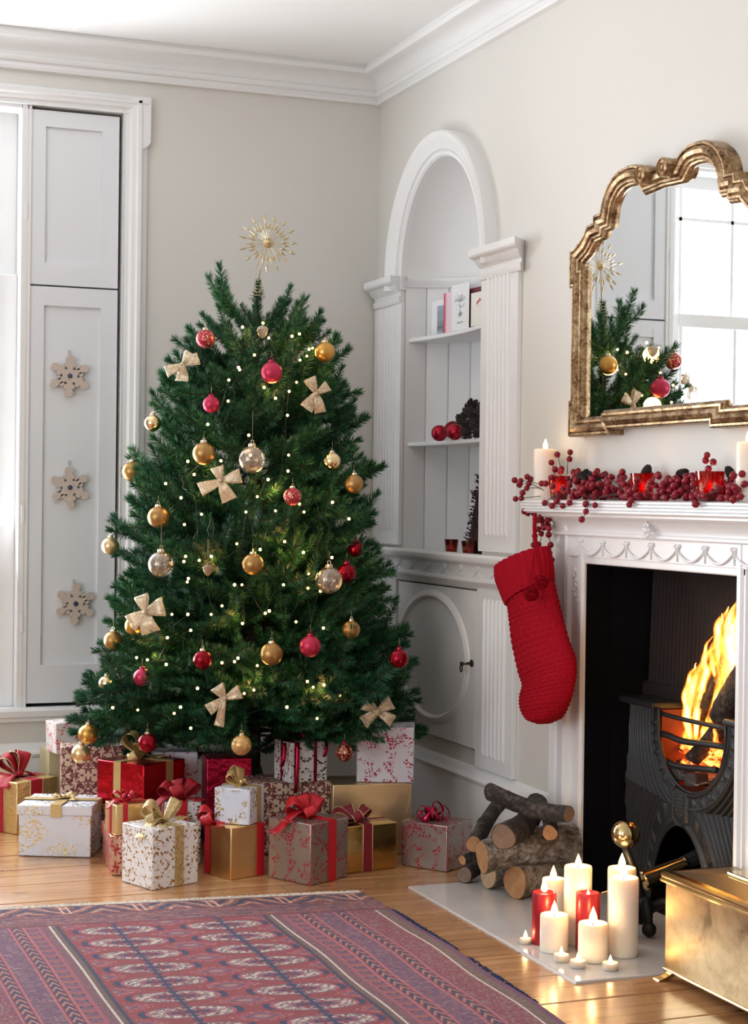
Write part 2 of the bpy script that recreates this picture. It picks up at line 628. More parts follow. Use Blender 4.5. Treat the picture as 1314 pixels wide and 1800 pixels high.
for k in range(NB):
    a0, a1 = pi * k / NB + .003, pi * (k + 1) / NB - .003
    P = lambda a, d: ((AD + d) * sin(a), AC + (AH + d * .3) * cos(a))
    q = [P(a0, .0), P(a1, .0), P(a1, .01), P(a0, .01)]
    MB().prism(q, ABOT, ASP, axis=2).build('plank', M_white, alc, smooth=0, bevel=.0025, bseg=1)
# moulding between boards and dome
mb = MB()
rows = []
for dz, dd in ((-.028, 0), (-.026, .010), (-.014, .014), (-.006, .020), (.006, .020), (.012, .006), (.012, 0)):
    rows.append([((AD - dd) * sin(pi * k / NP), AC + (AH - dd) * cos(pi * k / NP), ASP + dz) for k in range(NP + 1)])
mb.grid(rows).build('dome_ring', M_white, alc, smooth=40)


def arch_band(prof, name, parent):
    rows = []
    for k in range(-3, 49 + 3):
        t = pi * min(max(k, 0), 48) / 48
        zz = 0
        if k < 0: zz = k * .012
        if k > 48: zz = -(k - 48) * .012
        rows.append([(-p, AC + (AH + o) * cos(t), ASP + zz + (ARI + o) * sin(t)) for o, p in prof])
    return MB().grid(rows, closed_v=True, cap0=True, cap1=True).build(name, M_white, parent, smooth=30)


am = setting('trim_3')
arch_band([(.000, -.01), (.000, .018), (.006, .026), (.016, .026), (.022, .018), (.026, .030), (.044, .034), (.060, .046), (.072, .052), (.080, .052), (.086, .044), (.086, 0), (.05, -.01)], 'archivolt', am)
imp = [(0, ASP - .085), (.022, ASP - .083), (.026, ASP - .074), (.026, ASP - .062), (.018, ASP - .056), (.020, ASP - .046), (.034, ASP - .036), (.044, ASP - .020), (.060, ASP - .014), (.064, ASP - .008), (.064, ASP + .012), (0, ASP + .012)]
a = extrude_y(imp, -.015, AC + AH + .008, 0, -.3)
a.build('impost', M_white, am, smooth=30)
a = extrude_y(imp, AC - AH - .004, -1.232, 0, -1)
a.build('impost', M_white, am, smooth=30)


def pilaster(name, y0, y1, z0, z1, fz0, fz1, n=6):
    p = setting(name)
    MB().box(-.016, .0, y0, y1, z0, z1).build('pilaster_board', M_white, p, smooth=0, bevel=.002)
    w = abs(y1 - y0)
    c = (y0 + y1) / 2
    half = w * .27
    for k in range(n):
        yy = c - half + 2 * half * k / (n - 1)
        rows = []
        for z, s in ((fz0, .3), (fz0 + .012, 1), (fz1 - .012, 1), (fz1, .3)):
            rows.append([(-.016 - .008 * s * sin(pi * j / 6), yy - .0085 * cos(pi * j / 6), z) for j in range(7)])
        MB().grid(rows).build('reed', M_white, p, smooth=180)
    return p


pilaster('trim_4', -.008, AC + AH + .002, ABOT + .03, ASP - .08, .985, 1.80)
pilaster('trim_5', AC - AH - .002, -1.222, ABOT + .03, ASP - .08, .985, 1.835)
# dado: ledge, swag frieze, lower moulding
dado = setting('trim_6')
led = [(0, .882), (.012, .882), (.018, .888), (.034, .894), (.046, .898), (.050, .905), (.050, .916), (.044, .924), (.0, .924)]
extrude_y(led, -.006, -1.226, 0, -1).build('ledge', M_white, dado, smooth=35)
MB().box(-.012, 0, -.006, -1.232, .845, .886).build('frieze_board', M_white, dado, smooth=0)
low = [(0, .812), (.010, .812), (.014, .820), (.026, .828), (.032, .836), (.032, .844), (.022, .850), (0, .852)]
extrude_y(low, -.006, -1.226, 0, -1).build('lower_moulding', M_white, dado, smooth=35)


def swag_mesh(w, h, mat, tk=.0030):
    """one festoon with a bow at its left end and a tassel of beads, in the (y, z) plane"""
    mb = MB()
    n = 12
    mb.tube([(-.004, -w * t, -h * .25 - h * .55 * sin(pi * t)) for t in np.linspace(.06, .94, n)], [tk + tk * .8 * sin(pi * t) for t in np.linspace(0, 1, n)], 6)
    for s in (-1, 1):
        mb.ball((-.002, s * h * .16, -h * .06), h * .15, 8, 5, sc=(.8, 1.1, .75))
        mb.ball((-.002, s * h * .12, -h * .24), h * .10, 6, 4, sc=(.8, .8, 1.2))
    mb.ball((-.003, 0, -h * .12), h * .10, 6, 4, sc=(.6, 1, 1))
    for k in range(5): mb.ball((-.002, 0, -h * (.34 + .11 * k)), h * .055, 6, 4, sc=(1., 1, 1))
    return data_of(mb, 'swag', mat, 180)


SW = (1.222 - .02) / 9
sd = swag_mesh(SW, .046, M_white)
for k in range(9):
    put('swag', sd, dado, (-.012, -.016 - SW * k, .884))
# cupboard door with oval moulding
door = setting('door_1')
DY0, DY1, DZ0, DZ1 = -.262, -.938, .290, .808
MB().box(-.004, .006, DY0, DY1, DZ0, DZ1).build('door_gap', M_gap, door, smooth=0)
MB().box(-.010, .0, DY0 - .003, DY1 + .003, DZ0 + .003, DZ1 - .003).build('door_panel', M_white, door, smooth=0, bevel=.0015)
OC = (-.577, .562)
prof = [(-.016, 0), (-.014, .006), (-.006, .011), (.003, .009), (.009, .006), (.014, .003), (.016, 0)]
rows = []
for k in range(64):
    t = 2 * pi * k / 64
    rows.append([(-.010 - p, OC[0] + (.300 + o) * cos(t), OC[1] + (.214 + o) * sin(t)) for o, p in prof])
MB().grid(rows, closed_u=True, closed_v=False).build('oval_moulding', M_white, door, smooth=40)
M_oldbrass = plain('dull_old_brass', (.10, .085, .06), .4, .9, var=.3, vscale=80)
kp = atX(829, 1166, -.012)
mb = MB().lathe([(.012, 0), (.012, .003), (.006, .006), (.004, .018), (.0, .018)], 14, axis=(-1, 0, 0))
mb.build('escutcheon', M_oldbrass, door, loc=kp)
mb = MB().tube([(0, .0, 0), (-.03, .012, -.003)], .003, 8)
mb.tube([(-.032 - .004 * 0, .013 + .008 * sin(t), -.016 + .012 * cos(t)) for t in np.linspace(0, 2 * pi, 15)[:-1]], .0024, 6, closed=True)
mb.box(-.034, -.028, .002, .018, -.008, .004)
mb.build('key', M_oldbrass, door, loc=kp)
pilaster('trim_7', -.012, DY0 + .012, .240, .812, .285, .785)
pilaster('trim_8', DY1 - .012, -1.222, .240, .812, .285, .785)


def shelf(z, lab):
    n = 24
    fr = [(.012 + .034 * (1 - (2 * k / n - 1) ** 2), AC + (AH - .004) * (1 - 2 * k / n)) for k in range(n + 1)]
    bk = [((AD - .004) * sin(pi * k / n), AC + (AH - .004) * cos(pi * k / n)) for k in range(n + 1)]
    o = MB().prism(fr + bk[::-1][1:-1], z - .014, z, axis=2).build('alcove_shelf', M_white, smooth=0, bevel=.003)
    return tag(o, lab, 'shelf', 'curved shelves in the arched alcove')


SH1, SH2 = 1.675, 1.302
shelf(SH1, 'white curved alcove shelf carrying the greeting cards')
shelf(SH2, 'white curved alcove shelf carrying red baubles and pine cones')

# ================================================================== fireplace
YC = (FY0 + FY1) / 2                       # centre of the fire opening
fp = thing('fireplace_surround', 'white painted fireplace surround with mantel shelf and festoon frieze', 'fireplace', (0, YC, 0))


def loc_y(mb):
    """world coordinates -> the surround's own"""
    mb.v = [(x, y - YC, z) for x, y, z in mb.v]
    return mb


HW = (FY0 - FY1) / 2                        # half opening
# legs: plan profile (distance from the opening edge outwards, out of the wall)
plan = [(0, -.03), (0, .050), (.006, .058), (.020, .058), (.026, .052), (.034, .052), (.036, .046), (.082, .046), (.086, .058), (.098, .062), (.104, .056), (.108, .044),
        (.118, .032), (.135, .024), (.150, .022), (.158, .024), (.160, .046), (.166, .052), (.200, .052), (.206, .046), (.206, 0)]
for s in (1, -1):
    mb = MB()
    rows = [[(-p, s * (HW + w), z) for w, p in plan] for z in (0., 1.03)]
    mb.grid(rows, closed_v=True, cap0=True, cap1=True)
    mb.build('leg', M_mantel, fp, smooth=25)
# frieze over the opening
mb = MB().box(-.052, .03, HW + .036, -HW - .036, FZ, FZ + .022)
mb.build('opening_border', M_mantel, fp, smooth=0, bevel=.004)
mb = MB().box(-.055, .0, HW + .10, -HW - .10, FZ + .02, 1.008)
mb.build('frieze_board', M_mantel, fp, smooth=0)
fm = [(.05, 1.002), (.062, 1.002), (.066, 1.006), (.064, 1.012), (.058, 1.016)]
for k in range(9):
    t = k / 8 * pi / 2
    fm.append((.058 + .036 * (1 - cos(t)), 1.016 + .036 * sin(t)))
fm += [(.100, 1.054), (.104, 1.058), (.104, 1.066), (.05, 1.066)]
MB().grid([[(-p, HW + .206 - .055 + (p - .05), z) for p, z in fm], [(-p, -HW - .206 + .055 - (p - .05), z) for p, z in fm]], closed_v=True, cap0=True, cap1=True).build('cavetto', M_mantel, fp, smooth=35)
# flat ground behind the cavetto's ends and a small bead under the frieze
MB().box(-.045, 0, HW + .206, -HW - .206, 1.0, 1.066).build('bed_board', M_mantel, fp, smooth=0)
sh = []
zt, zb = 1.102, 1.064
sh = [(0, zb), (.118, zb)]
for k in range(4):
    z0 = zb + .003 + (zt - zb - .004) * k / 4
    hgt = (zt - zb - .004) / 4
    sh += [(.122, z0), (.1275, z0 + hgt * .2), (.1275, z0 + hgt * .75), (.122, z0 + hgt * .95)]
sh += [(.118, zt), (0, zt)]
SY0 = -1.487 - YC
MB().grid([[(-p, SY0 - .1275 + p if p > .11 else SY0, z) for p, z in sh], [(-p, -SY0 + .1275 - p if p > .11 else -SY0, z) for p, z in sh]], closed_v=True, cap0=True, cap1=True).build('mantel_shelf', M_mantel, fp, smooth=0)
ysw = [atX(px, 953, -.055)[1] - YC for px in (1020, 1058, 1101, 1144, 1190, 1240, 1291)]
stp = -(ysw[-1] - ysw[0]) / 6
fsd = swag_mesh(stp, .050, M_mantel, .0020)
for k in range(7):
    put('swag', fsd, fp, (-.055, ysw[0] - stp * k, .992))
mb = MB()
for k in range(8): mb.ball((-.004, .013 * cos(k * pi / 4), .017 * sin(k * pi / 4)), .006, 7, 5, sc=(.7, 1, 1))
mb.ball((-.004, 0, 0), .009, 8, 6, sc=(.7, 1, 1))
rp = atX(1138, 932, -.075)
mb.build('rosette', M_mantel, fp, loc=(rp[0], rp[1] - YC, rp[2]), smooth=180)
for s in (1, -1):
    mb = MB()
    for k in range(7):
        mb.ball((-.002, .010 * sin(k * 1.9), -.014 * k), .0075 - .0006 * k, 7, 5, sc=(.6, 1, 1.2))
    mb.build('leg_drop', M_mantel, fp, loc=(-.046, s * (HW + .060), .905), smooth=180)

# cast iron insert: cheeks, ribbed fireback, hob grate
ins = thing('fire_grate', 'black cast iron hob grate with fluted front and ribbed fireback', 'grate', (.0, YC, 0))
M_back = plain('rusty_fireback', (.011, .0045, .0038), .8, .0, var=.35, vscale=9, bump=.2, bscale=90)
M_soot = plain('sooty_cheek_iron', (.0035, .004, .006), .9, .0, var=.3, vscale=14, bump=.2, bscale=70, Specular_IOR_Level=.08)
for s in (1, -1):
    MB().box(-.044, .03, s * HW, s * (HW - .004), 0.007, FZ).build('side_plate', M_soot, ins, smooth=0)
    MB().prism([(.02, s * HW), (.02, s * (HW + .02)), (.40, s * (HW - .02)), (.40, s * (HW - .06))], 0, FZ + .3, axis=2).build('cheek', M_soot, ins, smooth=0)
rows = []
nr = 34
ys_ = np.linspace(HW - .045, -HW + .045, nr * 6 + 1)
rows = [[(.135 + (.012 if z > .9 else 0) - .004 * (0.5 + .5 * cos(2 * pi * k / 6)), y, z) for k, y in enumerate(ys_)] for z in (.60, .95, 1.22)]
MB().grid(rows).build('fireback', M_back, ins, smooth=60)
MB().box(.118, .16, HW - .03, -HW + .03, .555, .60).build('fireback_rail', M_back, ins, smooth=0, bevel=.006)
MB().box(.40, .44, HW + .02, -HW - .02, 0, 1.22).box(.02, .44, HW + .02, -HW - .02, 1.22, 1.26).build('chimney_back', M_black, ins, smooth=0)
MB().box(-.044, .03, HW, -HW, FZ - .004, FZ).build('top_plate', M_soot, ins, smooth=0)
MB().box(.051, .44, HW + .02, -HW - .02, -.01, .006).build('grate_base', M_black, ins, smooth=0)
# front plate as a relief: U shaped fire opening above, ash arch below
PX, PZT, PW = .048, .553, .318
UC, UW, UZ0 = -.034, .162, .352           # U centre, half width, lowest point
UZC = UZ0 + UW                             # centre of the U's round
AWD, AZT = .150, .262                      # arch half width and top
ACY = .012
na, nb = 440, 400
zz = np.linspace(0, PZT, na)
yy = np.linspace(PW, -PW, nb)
Yg, Zg = np.meshgrid(yy, zz)
du = np.where(Zg > UZC, np.abs(Yg - UC), np.hypot(Yg - UC, (Zg - UZC))) - UW
e = np.hypot((Yg - ACY) / AWD, np.maximum(Zg, 0) / AZT)
da = (e - 1) * np.minimum(AWD, AZT)
waist = .305 + .10 * np.abs(Yg - UC)
up = Zg > waist
d = np.where(up, du, da)
h = np.zeros_like(d)
fl = (d > .046)
h += np.where(fl, .0050 * np.cos(2 * pi * d / .0175), 0)
rim = (d > 0) & (d < .012)
h += np.where(rim, .006 * np.sin(pi * d / .012), 0)
orn = (d > .017) & (d < .040)
ph = np.where(up, np.arctan2(Yg - UC, -(Zg - UZC)) * UW / .011, np.arctan2(Yg - ACY, Zg) * .2 / .011)
h += np.where(orn, .0035 * np.maximum(0, np.sin(ph * 2) * np.sin(pi * (d - .017) / .023) + .5 * np.sin(ph * 3.1)), 0)
h += np.where((np.abs(d - .043) < .0035), .003, 0)
# long hexagonal plaque between the two openings
py_, pz_ = np.abs(Yg - .0), np.abs(Zg - .315)
pl = np.maximum(py_ / .034, pz_ / .062 + py_ / .10)
h = np.where(pl < 1, .006 + .003 * (pl > .86) + .003 * np.maximum(0, np.sin(Yg * 420) * np.sin(Zg * 330)) * (pl < .55), h)
# splayed outer parts lean back
bow = .05 * np.clip((np.abs(Yg) - .2) / .15, 0, 1) ** 2 - .02 * np.exp(-((Zg - .3) / .12) ** 2)
Xg = PX + bow * .6 - h
keep = ~(((du < 0) & (Zg > UZ0)) | (da < 0))
mb = MB()
P = np.stack([Xg, Yg, Zg], -1).reshape(-1, 3)
fs = []
for i in range(na - 1):
    for j in range(nb - 1):
        if keep[i, j] and keep[i + 1, j] and keep[i, j + 1] and keep[i + 1, j + 1]:
            fs.append((i * nb + j, i * nb + j + 1, (i + 1) * nb + j + 1, (i + 1) * nb + j))
mb.add(P, fs)
mb.build('front_plate', M_iron, ins, smooth=180)
# thick lips round both openings
pts = [(PX - .006, UC + UW, PZT)] + [(PX - .006, UC + UW * cos(t), UZC - UW * sin(t)) for t in np.linspace(0, pi, 30)] + [(PX - .006, UC - UW, PZT)]
MB().tube(pts, .0045, 8).build('opening_rim', M_iron, ins, smooth=180)
MB().tube([(PX - .006, ACY + AWD * cos(t), max(.0, AZT * sin(t))) for t in np.linspace(0, pi, 36)], .0055, 8).build('arch_rim', M_iron, ins, smooth=180)
# hob tops with rope edge
for s in (1, -1):
    y0, y1 = (UC + UW + .004, PW) if s > 0 else (UC - UW - .004, -PW)
    MB().box(PX - .022, .16, y0, y1, PZT - .006, PZT + .012).build('hob', M_iron, ins, smooth=0, bevel=.006)
MB().box(.27, .30, UC + UW, UC - UW, .50, PZT + .012).build('grate_back_rail', M_back, ins, smooth=0, bevel=.008)
# basket: liner, floor, bars
M_brick = plain('fire_brick', (.17, .040, .015), .9, var=.5, vscale=14, bump=.5, bscale=50)
MB().box(.30, .33, UC + UW, UC - UW, .33, .53).build('basket_back', M_brick, ins, smooth=0)
for s in (1, -1):
    MB().box(.055, .31, UC + s * (UW + .006), UC + s * (UW + .022), .33, .545).build('basket_side', M_brick, ins, smooth=0)
MB().box(.055, .31, UC + UW, UC - UW, .33, .352).build('basket_floor', M_brick, ins, smooth=0)
MB().box(.30, .31, HW, -HW, 0, .33).build('ash_pit_back', M_black, ins, smooth=0)
bar_px = [([(1150, 1250), (1190, 1262), (1276, 1281)], .0062, .5), ([(1151, 1287), (1172, 1292), (1200, 1303), (1240, 1308), (1274, 1313)], .0085, 1.), ([(1163, 1333), (1185, 1345), (1215, 1350), (1260, 1354)], .0085, 1.)]
for pl_, r, fl_ in bar_px:
    pts = [atX(px, py, PX + .006) - np.array([0, YC, 0]) for px, py in pl_]
    MB().tube(catmull(pts, 14), r, 10, flat=1).build('bar', M_iron, ins, smooth=180)
# ash, coal bricks, embers, logs, flames
M_ash = plain('grey_ash', (.30, .275, .26), .95, var=.5, vscale=30, bump=.6, bscale=60, bdist=.004)
ash = MB()
rows = []
for i in range(14):
    for_row = []
    for j in range(26):
        x = .052 + .24 * i / 13
        y = UC + UW * .97 * (1 - 2 * j / 25)
        z0 = UZC - sqrt(max(UW ** 2 - (y - UC) ** 2, 0)) * .96
        for_row.append((x, y, min(max(z0, .352), .385) + .012 + .022 * i / 13 + .010 * random.random()))
    rows.append(for_row)
ash.grid(rows)
o = ash.build('ash_bed', M_ash, None, smooth=180)
o.location = (0, YC, 0)
tag(o, 'bed of pale grey ash in the fire basket', 'ash', kind='stuff')
M_coal = plain('charred_brick', (.040, .030, .028), .85, var=.4, vscale=40, bump=.4, bscale=80, bdist=.003)
for k, (px, py, rz, lab) in enumerate([(1196, 1361, .12, 'charred fuel block in the ash, nearer the alcove'), (1218, 1371, .05, 'charred fuel block in the ash, nearer the brass box')]):
    p = atX(px, py, .065)
    o = MB().box(-.012, .03, -.028, .028, -.018, .018).build('fuel_block', M_coal, smooth=0, bevel=.006, loc=p)
    o.rotation_euler = (radians(-9), 0, rz)
    tag(o, lab, 'fuel block', 'charred blocks in the fire basket')


def ember_mat():
    g = G('glowing_embers')
    n = g.noise(g.obj(), 38., 4, .6)
    c = g.ramp(n, [(.36, (.02, .008, .005)), (.48, (.75, .06, .008)), (.60, (1., .22, .03)), (.75, (1., .5, .12))])
    g.set((.03, .02, .018), .9)
    g.lk(c, g.b.inputs['Emission Color'])
    g.inp(g.b.inputs['Emission Strength'], g.m('MULTIPLY', g.step(n, .38, .58), 5.0))
    g.bump(n, .8, .01)
    return g.mat


M_ember = ember_mat()
ember_all = MB()
for k in range(60):
    u, v = random.random(), random.random()
    px = 1172 + 92 * u
    py = 1308 + 34 * v + 6 * u
    p = atX(px, py, .10 + .13 * random.random())
    r = random.uniform(.011, .020)
    mb = MB().ball((0, 0, 0), r, 9, 6, sc=(1.1, 1.2, .75))
    mb.v = [tuple(np.array(q) * (1 + .25 * random.uniform(-1, 1))) for q in mb.v]
    mb.v = [tuple(np.array(q) + p) for q in mb.v]
    ember_all.add(mb.v, mb.f)
tag(ember_all.build('embers', M_ember, smooth=60), 'glowing orange embers lying among the burning logs', 'embers', kind='stuff')


def log_mesh(a, b, r, bark, cut, parent_name, label, cat, group=None, seed=0, knots=2, nseg=18, nr=22, rend=None, parts=True):
    """a log from a to b (world): bark and two cut faces"""
    rr = random.Random(seed)
    a, b = np.array(a, float), np.array(b, float)
    L = np.linalg.norm(b - a)
    t = (b - a) / L
    q = Vector((0, 0, 1)).rotation_difference(Vector(t)).to_matrix()
    th = thing(parent_name, label, cat, a, group=group)
    ph = [rr.uniform(0, 6.3) for _ in range(8)]
    kn = [(rr.uniform(.15, .85), rr.uniform(0, 6.3), rr.uniform(.12, .3)) for _ in range(knots)]
    rows = []
    for i in range(nseg + 1):
        s = i / nseg
        w = .04 * L * (sin(ph[0] + 3 * s) - sin(ph[0]) * (1 - s) - sin(ph[0] + 3) * s)
        w2 = .03 * L * (sin(ph[1] + 4 * s) - sin(ph[1]) * (1 - s) - sin(ph[1] + 4) * s)
        row = []
        for j in range(nr):
            al = 2 * pi * j / nr
            f = 1 + .05 * sin(2 * al + ph[2]) + .045 * sin(3 * al + ph[3] + 2 * s) + .02 * sin(9 * s + ph[4] + al) + .018 * rr.uniform(-1, 1)
            for ks, ka, kh in kn:
                dd = ((s - ks) * L / (r * .7)) ** 2 + ((al - ka + pi) % (2 * pi) - pi) ** 2 * 2.2
                f += kh * math.exp(-dd * 2)
            rad = r * f * (1 if rend is None else 1 + (rend / r - 1) * s)
            row.append((w + rad * cos(al), w2 + rad * sin(al), s * L))
        rows.append(row)
    P = np.array(rows) @ np.array(q).T
    MB().grid(P, closed_v=True).build('bark', bark, th, smooth=180)
    for i, sgn in ((0, -1), (nseg, 1)):
        ring = P[i]
        c = ring.mean(0)
        mb = MB()
        vs = [c + sgn * t * .001]
        for f in (.5, .94): vs += [c + (p - c) * f + sgn * t * .001 for p in ring]
        vs += [c + (p - c) * .985 - sgn * t * .003 for p in ring]
        fs = [(0, 1 + j, 1 + (j + 1) % nr) for j in range(nr)]
        for k in range(2):
            o = 1 + k * nr
            fs += [(o + j, o + nr + j, o + nr + (j + 1) % nr, o + (j + 1) % nr) for j in range(nr)]
        mb.add(vs, fs)
        mb.build('cut_end', cut, th, smooth=0)
    return th


def bark_mat(name, c1, c2, c3):
    g = G(name)
    p = g.obj()
    a = g.noise(p, 22., 6, .65)
    b = g.noise(p, 90., 4, .6)
    c = g.ramp(g.m('MULTIPLY_ADD', b, .35, g.m('MULTIPLY', a, .65)), [(.38, c1), (.5, c2), (.64, c3)])
    g.bump(g.m('ADD', a, g.m('MULTIPLY', b, .6)), 1., .012)
    return g.set(c, .85)


def cut_mat(name, c1, c2):
    g = G(name)
    p = g.obj()
    d = g.vm('LENGTH', p)
    rg = g.m('SINE', g.m('MULTIPLY', g.m('ADD', d, g.m('MULTIPLY', g.noise(p, 12., 3), .02)), 900.))
    n = g.noise(p, 45., 4)
    c = g.mix(g.m('MULTIPLY_ADD', rg, .15, g.m('MULTIPLY', n, .9)), c1, c2)
    g.bump(n, .4, .003)
    return g.set(c, .8)


B_grey = bark_mat('grey_brown_bark', (.04, .030, .025), (.20, .165, .14), (.48, .43, .39))
B_dark = bark_mat('dark_bark', (.008, .006, .0055), (.038, .029, .025), (.13, .10, .085))
B_birch = bark_mat('pale_birch_bark', (.06, .042, .032), (.32, .255, .205), (.58, .50, .44))
B_char = bark_mat('charred_bark', (.006, .005, .005), (.022, .017, .014), (.09, .065, .05))
C_tan = cut_mat('fresh_cut_wood', (.26, .11, .04), (.60, .34, .16))
C_dark = cut_mat('weathered_cut_wood', (.14, .09, .065), (.27, .185, .135))
C_pale = cut_mat('pale_split_wood', (.34, .22, .12), (.62, .45, .28))

log_mesh(atX(1216, 1334, .085), atX(1306, 1215, .155), .021, B_char, C_dark, 'burning_log', 'charred log leaning across the grate bars with its cut end outward', 'log', seed=3)
log_mesh(atX(1205, 1325, .19), atX(1262, 1196, .11), .013, B_char, C_dark, 'burning_log', 'thin split log standing in the flames behind the bars', 'log', seed=4)
log_mesh(atX(1268, 1262, .115), atX(1330, 1165, .10), .034, B_char, C_dark, 'burning_log', 'thick mossy log at the right of the fire, half behind the surround', 'log', seed=5)
log_mesh(atX(1196, 1318, .12), atX(1240, 1256, .20), .008, B_grey, C_pale, 'burning_log', 'slim pale stick burning at the left of the fire', 'log', seed=6)

# flames
gfl = additive('fire_flame', (1, .45, .08), 1.)
fz = gfl.n('ShaderNodeLayerWeight')
fz.inputs['Blend'].default_value = .5
fc = gfl.m('SUBTRACT', 1., fz.outputs['Facing'])
nz = gfl.noise(gfl.vm('MULTIPLY', gfl.obj(), (1., 1., .35)), 30., 2, .5, dist=.8)
fc2 = gfl.m('MULTIPLY', gfl.m('POWER', fc, 1.6), gfl.step(nz, .18, .58))
emn = [n for n in gfl.t.nodes if n.type == 'EMISSION'][0]
gfl.lk(gfl.ramp(fc2, [(.0, (1., .10, .005)), (.35, (1., .25, .02)), (.7, (1., .50, .08)), (1., (1., .76, .28))]), emn.inputs[0])
gfl.lk(gfl.m('MULTIPLY_ADD', fc2, 1.9, .07), emn.inputs[1])
M_fire = gfl.mat
fire = thing('fire', 'bright orange and yellow flames rising from the logs in the grate', 'fire', atX(1240, 1320, .12))
FLM = [
    ([(1213, 1300), (1207, 1255), (1219, 1200), (1238, 1160), (1256, 1134)], [8, 14, 13, 9, 1], .09),
    ([(1222, 1300), (1226, 1240), (1238, 1190), (1262, 1150), (1268, 1120)], [6, 12, 14, 10, 1], .12),
    ([(1252, 1270), (1264, 1215), (1284, 1165), (1276, 1110), (1293, 1060)], [8, 14, 24, 20, 1], .10),
    ([(1262, 1240), (1275, 1195), (1262, 1140), (1264, 1095), (1282, 1066)], [6, 12, 14, 10, 1], .13),
    ([(1238, 1300), (1249, 1255), (1262, 1215), (1263, 1180), (1256, 1150)], [6, 9, 10, 6, 1], .11),
    ([(1198, 1320), (1205, 1290), (1214, 1265), (1222, 1250)], [6, 8, 5, 1], .12),
    ([(1244, 1312), (1262, 1290), (1268, 1262), (1272, 1240)], [8, 12, 9, 1], .15),
    ([(1220, 1325), (1232, 1300), (1238, 1275), (1247, 1256)], [7, 9, 6, 1], .16),
    ([(1288, 1260), (1306, 1180), (1300, 1110), (1318, 1040)], [14, 26, 24, 1], .12),
    ([(1282, 1215), (1290, 1165), (1285, 1120), (1296, 1085)], [10, 18, 14, 1], .09),
    ([(1210, 1265), (1203, 1225), (1214, 1185), (1225, 1165)], [5, 9, 6, 1], .10),
    ([(1228, 1230), (1240, 1185), (1237, 1150), (1250, 1118)], [6, 9, 7, 1], .10),
    ([(1256, 1190), (1250, 1150), (1263, 1110), (1270, 1078)], [5, 9, 6, 1], .11),
    ([(1270, 1180), (1292, 1130), (1290, 1095), (1300, 1045)], [8, 14, 12, 1], .14),
    ([(1276, 1265), (1290, 1215), (1286, 1175), (1296, 1140)], [6, 12, 9, 1], .13),
    ([(1190, 1325), (1197, 1300), (1200, 1282)], [5, 6, 1], .15),
    ([(1252, 1330), (1258, 1305), (1256, 1285), (1266, 1268)], [6, 8, 5, 1], .10)]
for pts, ws, x in FLM:
    P = catmull([atX(px, py, x) for px, py in pts], 22) - np.array(fire.location)
    w = np.interp(np.linspace(0, 1, 23), np.linspace(0, 1, len(ws)), ws) * .72 * depth_of(atX(1240, 1200, x)) / FPX
    k = rng.uniform(0, 6, 2)
    for i in range(23):
        P[i] += np.array([0, .006 * sin(k[0] + i * .9), 0]) * (i / 22)
    MB().tube(P, w, 14, flat=1.).build('flame', M_fire, fire, smooth=180)


def lamp(name, loc, power, col, rad, parent=None):
    l = bpy.data.lights.new(name, 'POINT')
    l.energy = power; l.color = col; l.shadow_soft_size = rad
    o = bpy.data.objects.new(name, l)
    COL.objects.link(o)
    o.location = tuple(float(q) for q in loc)
    if parent: o.parent = parent
    return o


lamp('fire_light', atX(1262, 1200, .07) - np.array(fire.location), .45, (1., .48, .16), .05, fire)
lamp('ember_light', atX(1225, 1315, .15) - np.array(fire.location), 1.1, (1., .25, .05), .04, fire)

# hearth slab
M_stone = plain('pale_polished_stone', (.60, .575, .555), .13, var=.06, vscale=9, bump=.03, bscale=30, world=True)
o = MB().box(-.470, .05, -1.500, -2.508, -.01, .006).build('hearth_slab', M_stone, smooth=0, bevel=.003)
tag(o, 'pale polished stone hearth slab in front of the fire', 'hearth')

# ================================================================== mirror
mir = thing('mirror', 'large mirror in an antique gilt scrolled frame above the mantel', 'mirror', (0, 0, 0))
MYC = -2.112


def mp(px, py):
    q = atX(px, py, -.05)
    return (q[1], q[2])


half = []           # from the bottom centre clockwise (up the left side) to the top centre, (y, z) of the outer edge
yl = mp(1000, 768)[0]; ylo = yl + .008
zb0 = mp(1000, 768)[1]; zb1 = mp(1045, 757)[1] + .002
ybk = mp(1067, 768)[0]
half += [(MYC, zb1), (ybk, zb1), (ybk, zb0), (ylo, zb0), (ylo, mp(998, 704)[1]), (yl - .004, mp(998, 704)[1]), (yl - .004, mp(998, 507)[1]), (ylo + .006, mp(998, 507)[1]), (ylo + .006, mp(994, 442)[1])]
half += [mp(*q) for q in [(1010, 433), (1020, 421), (1026, 409), (1030, 396), (1041, 391), (1042, 378), (1054, 373), (1056, 358), (1060, 342), (1067, 325), (1076, 310), (1087, 298), (1100, 291), (1113, 288), (1124, 292)]]
ztop = mp(1150, 294)[1]
half += [(mp(1131, 300)[0], ztop - .004), (MYC, ztop)]
full = half + [(2 * MYC - y, z) for y, z in half[-2:0:-1]]
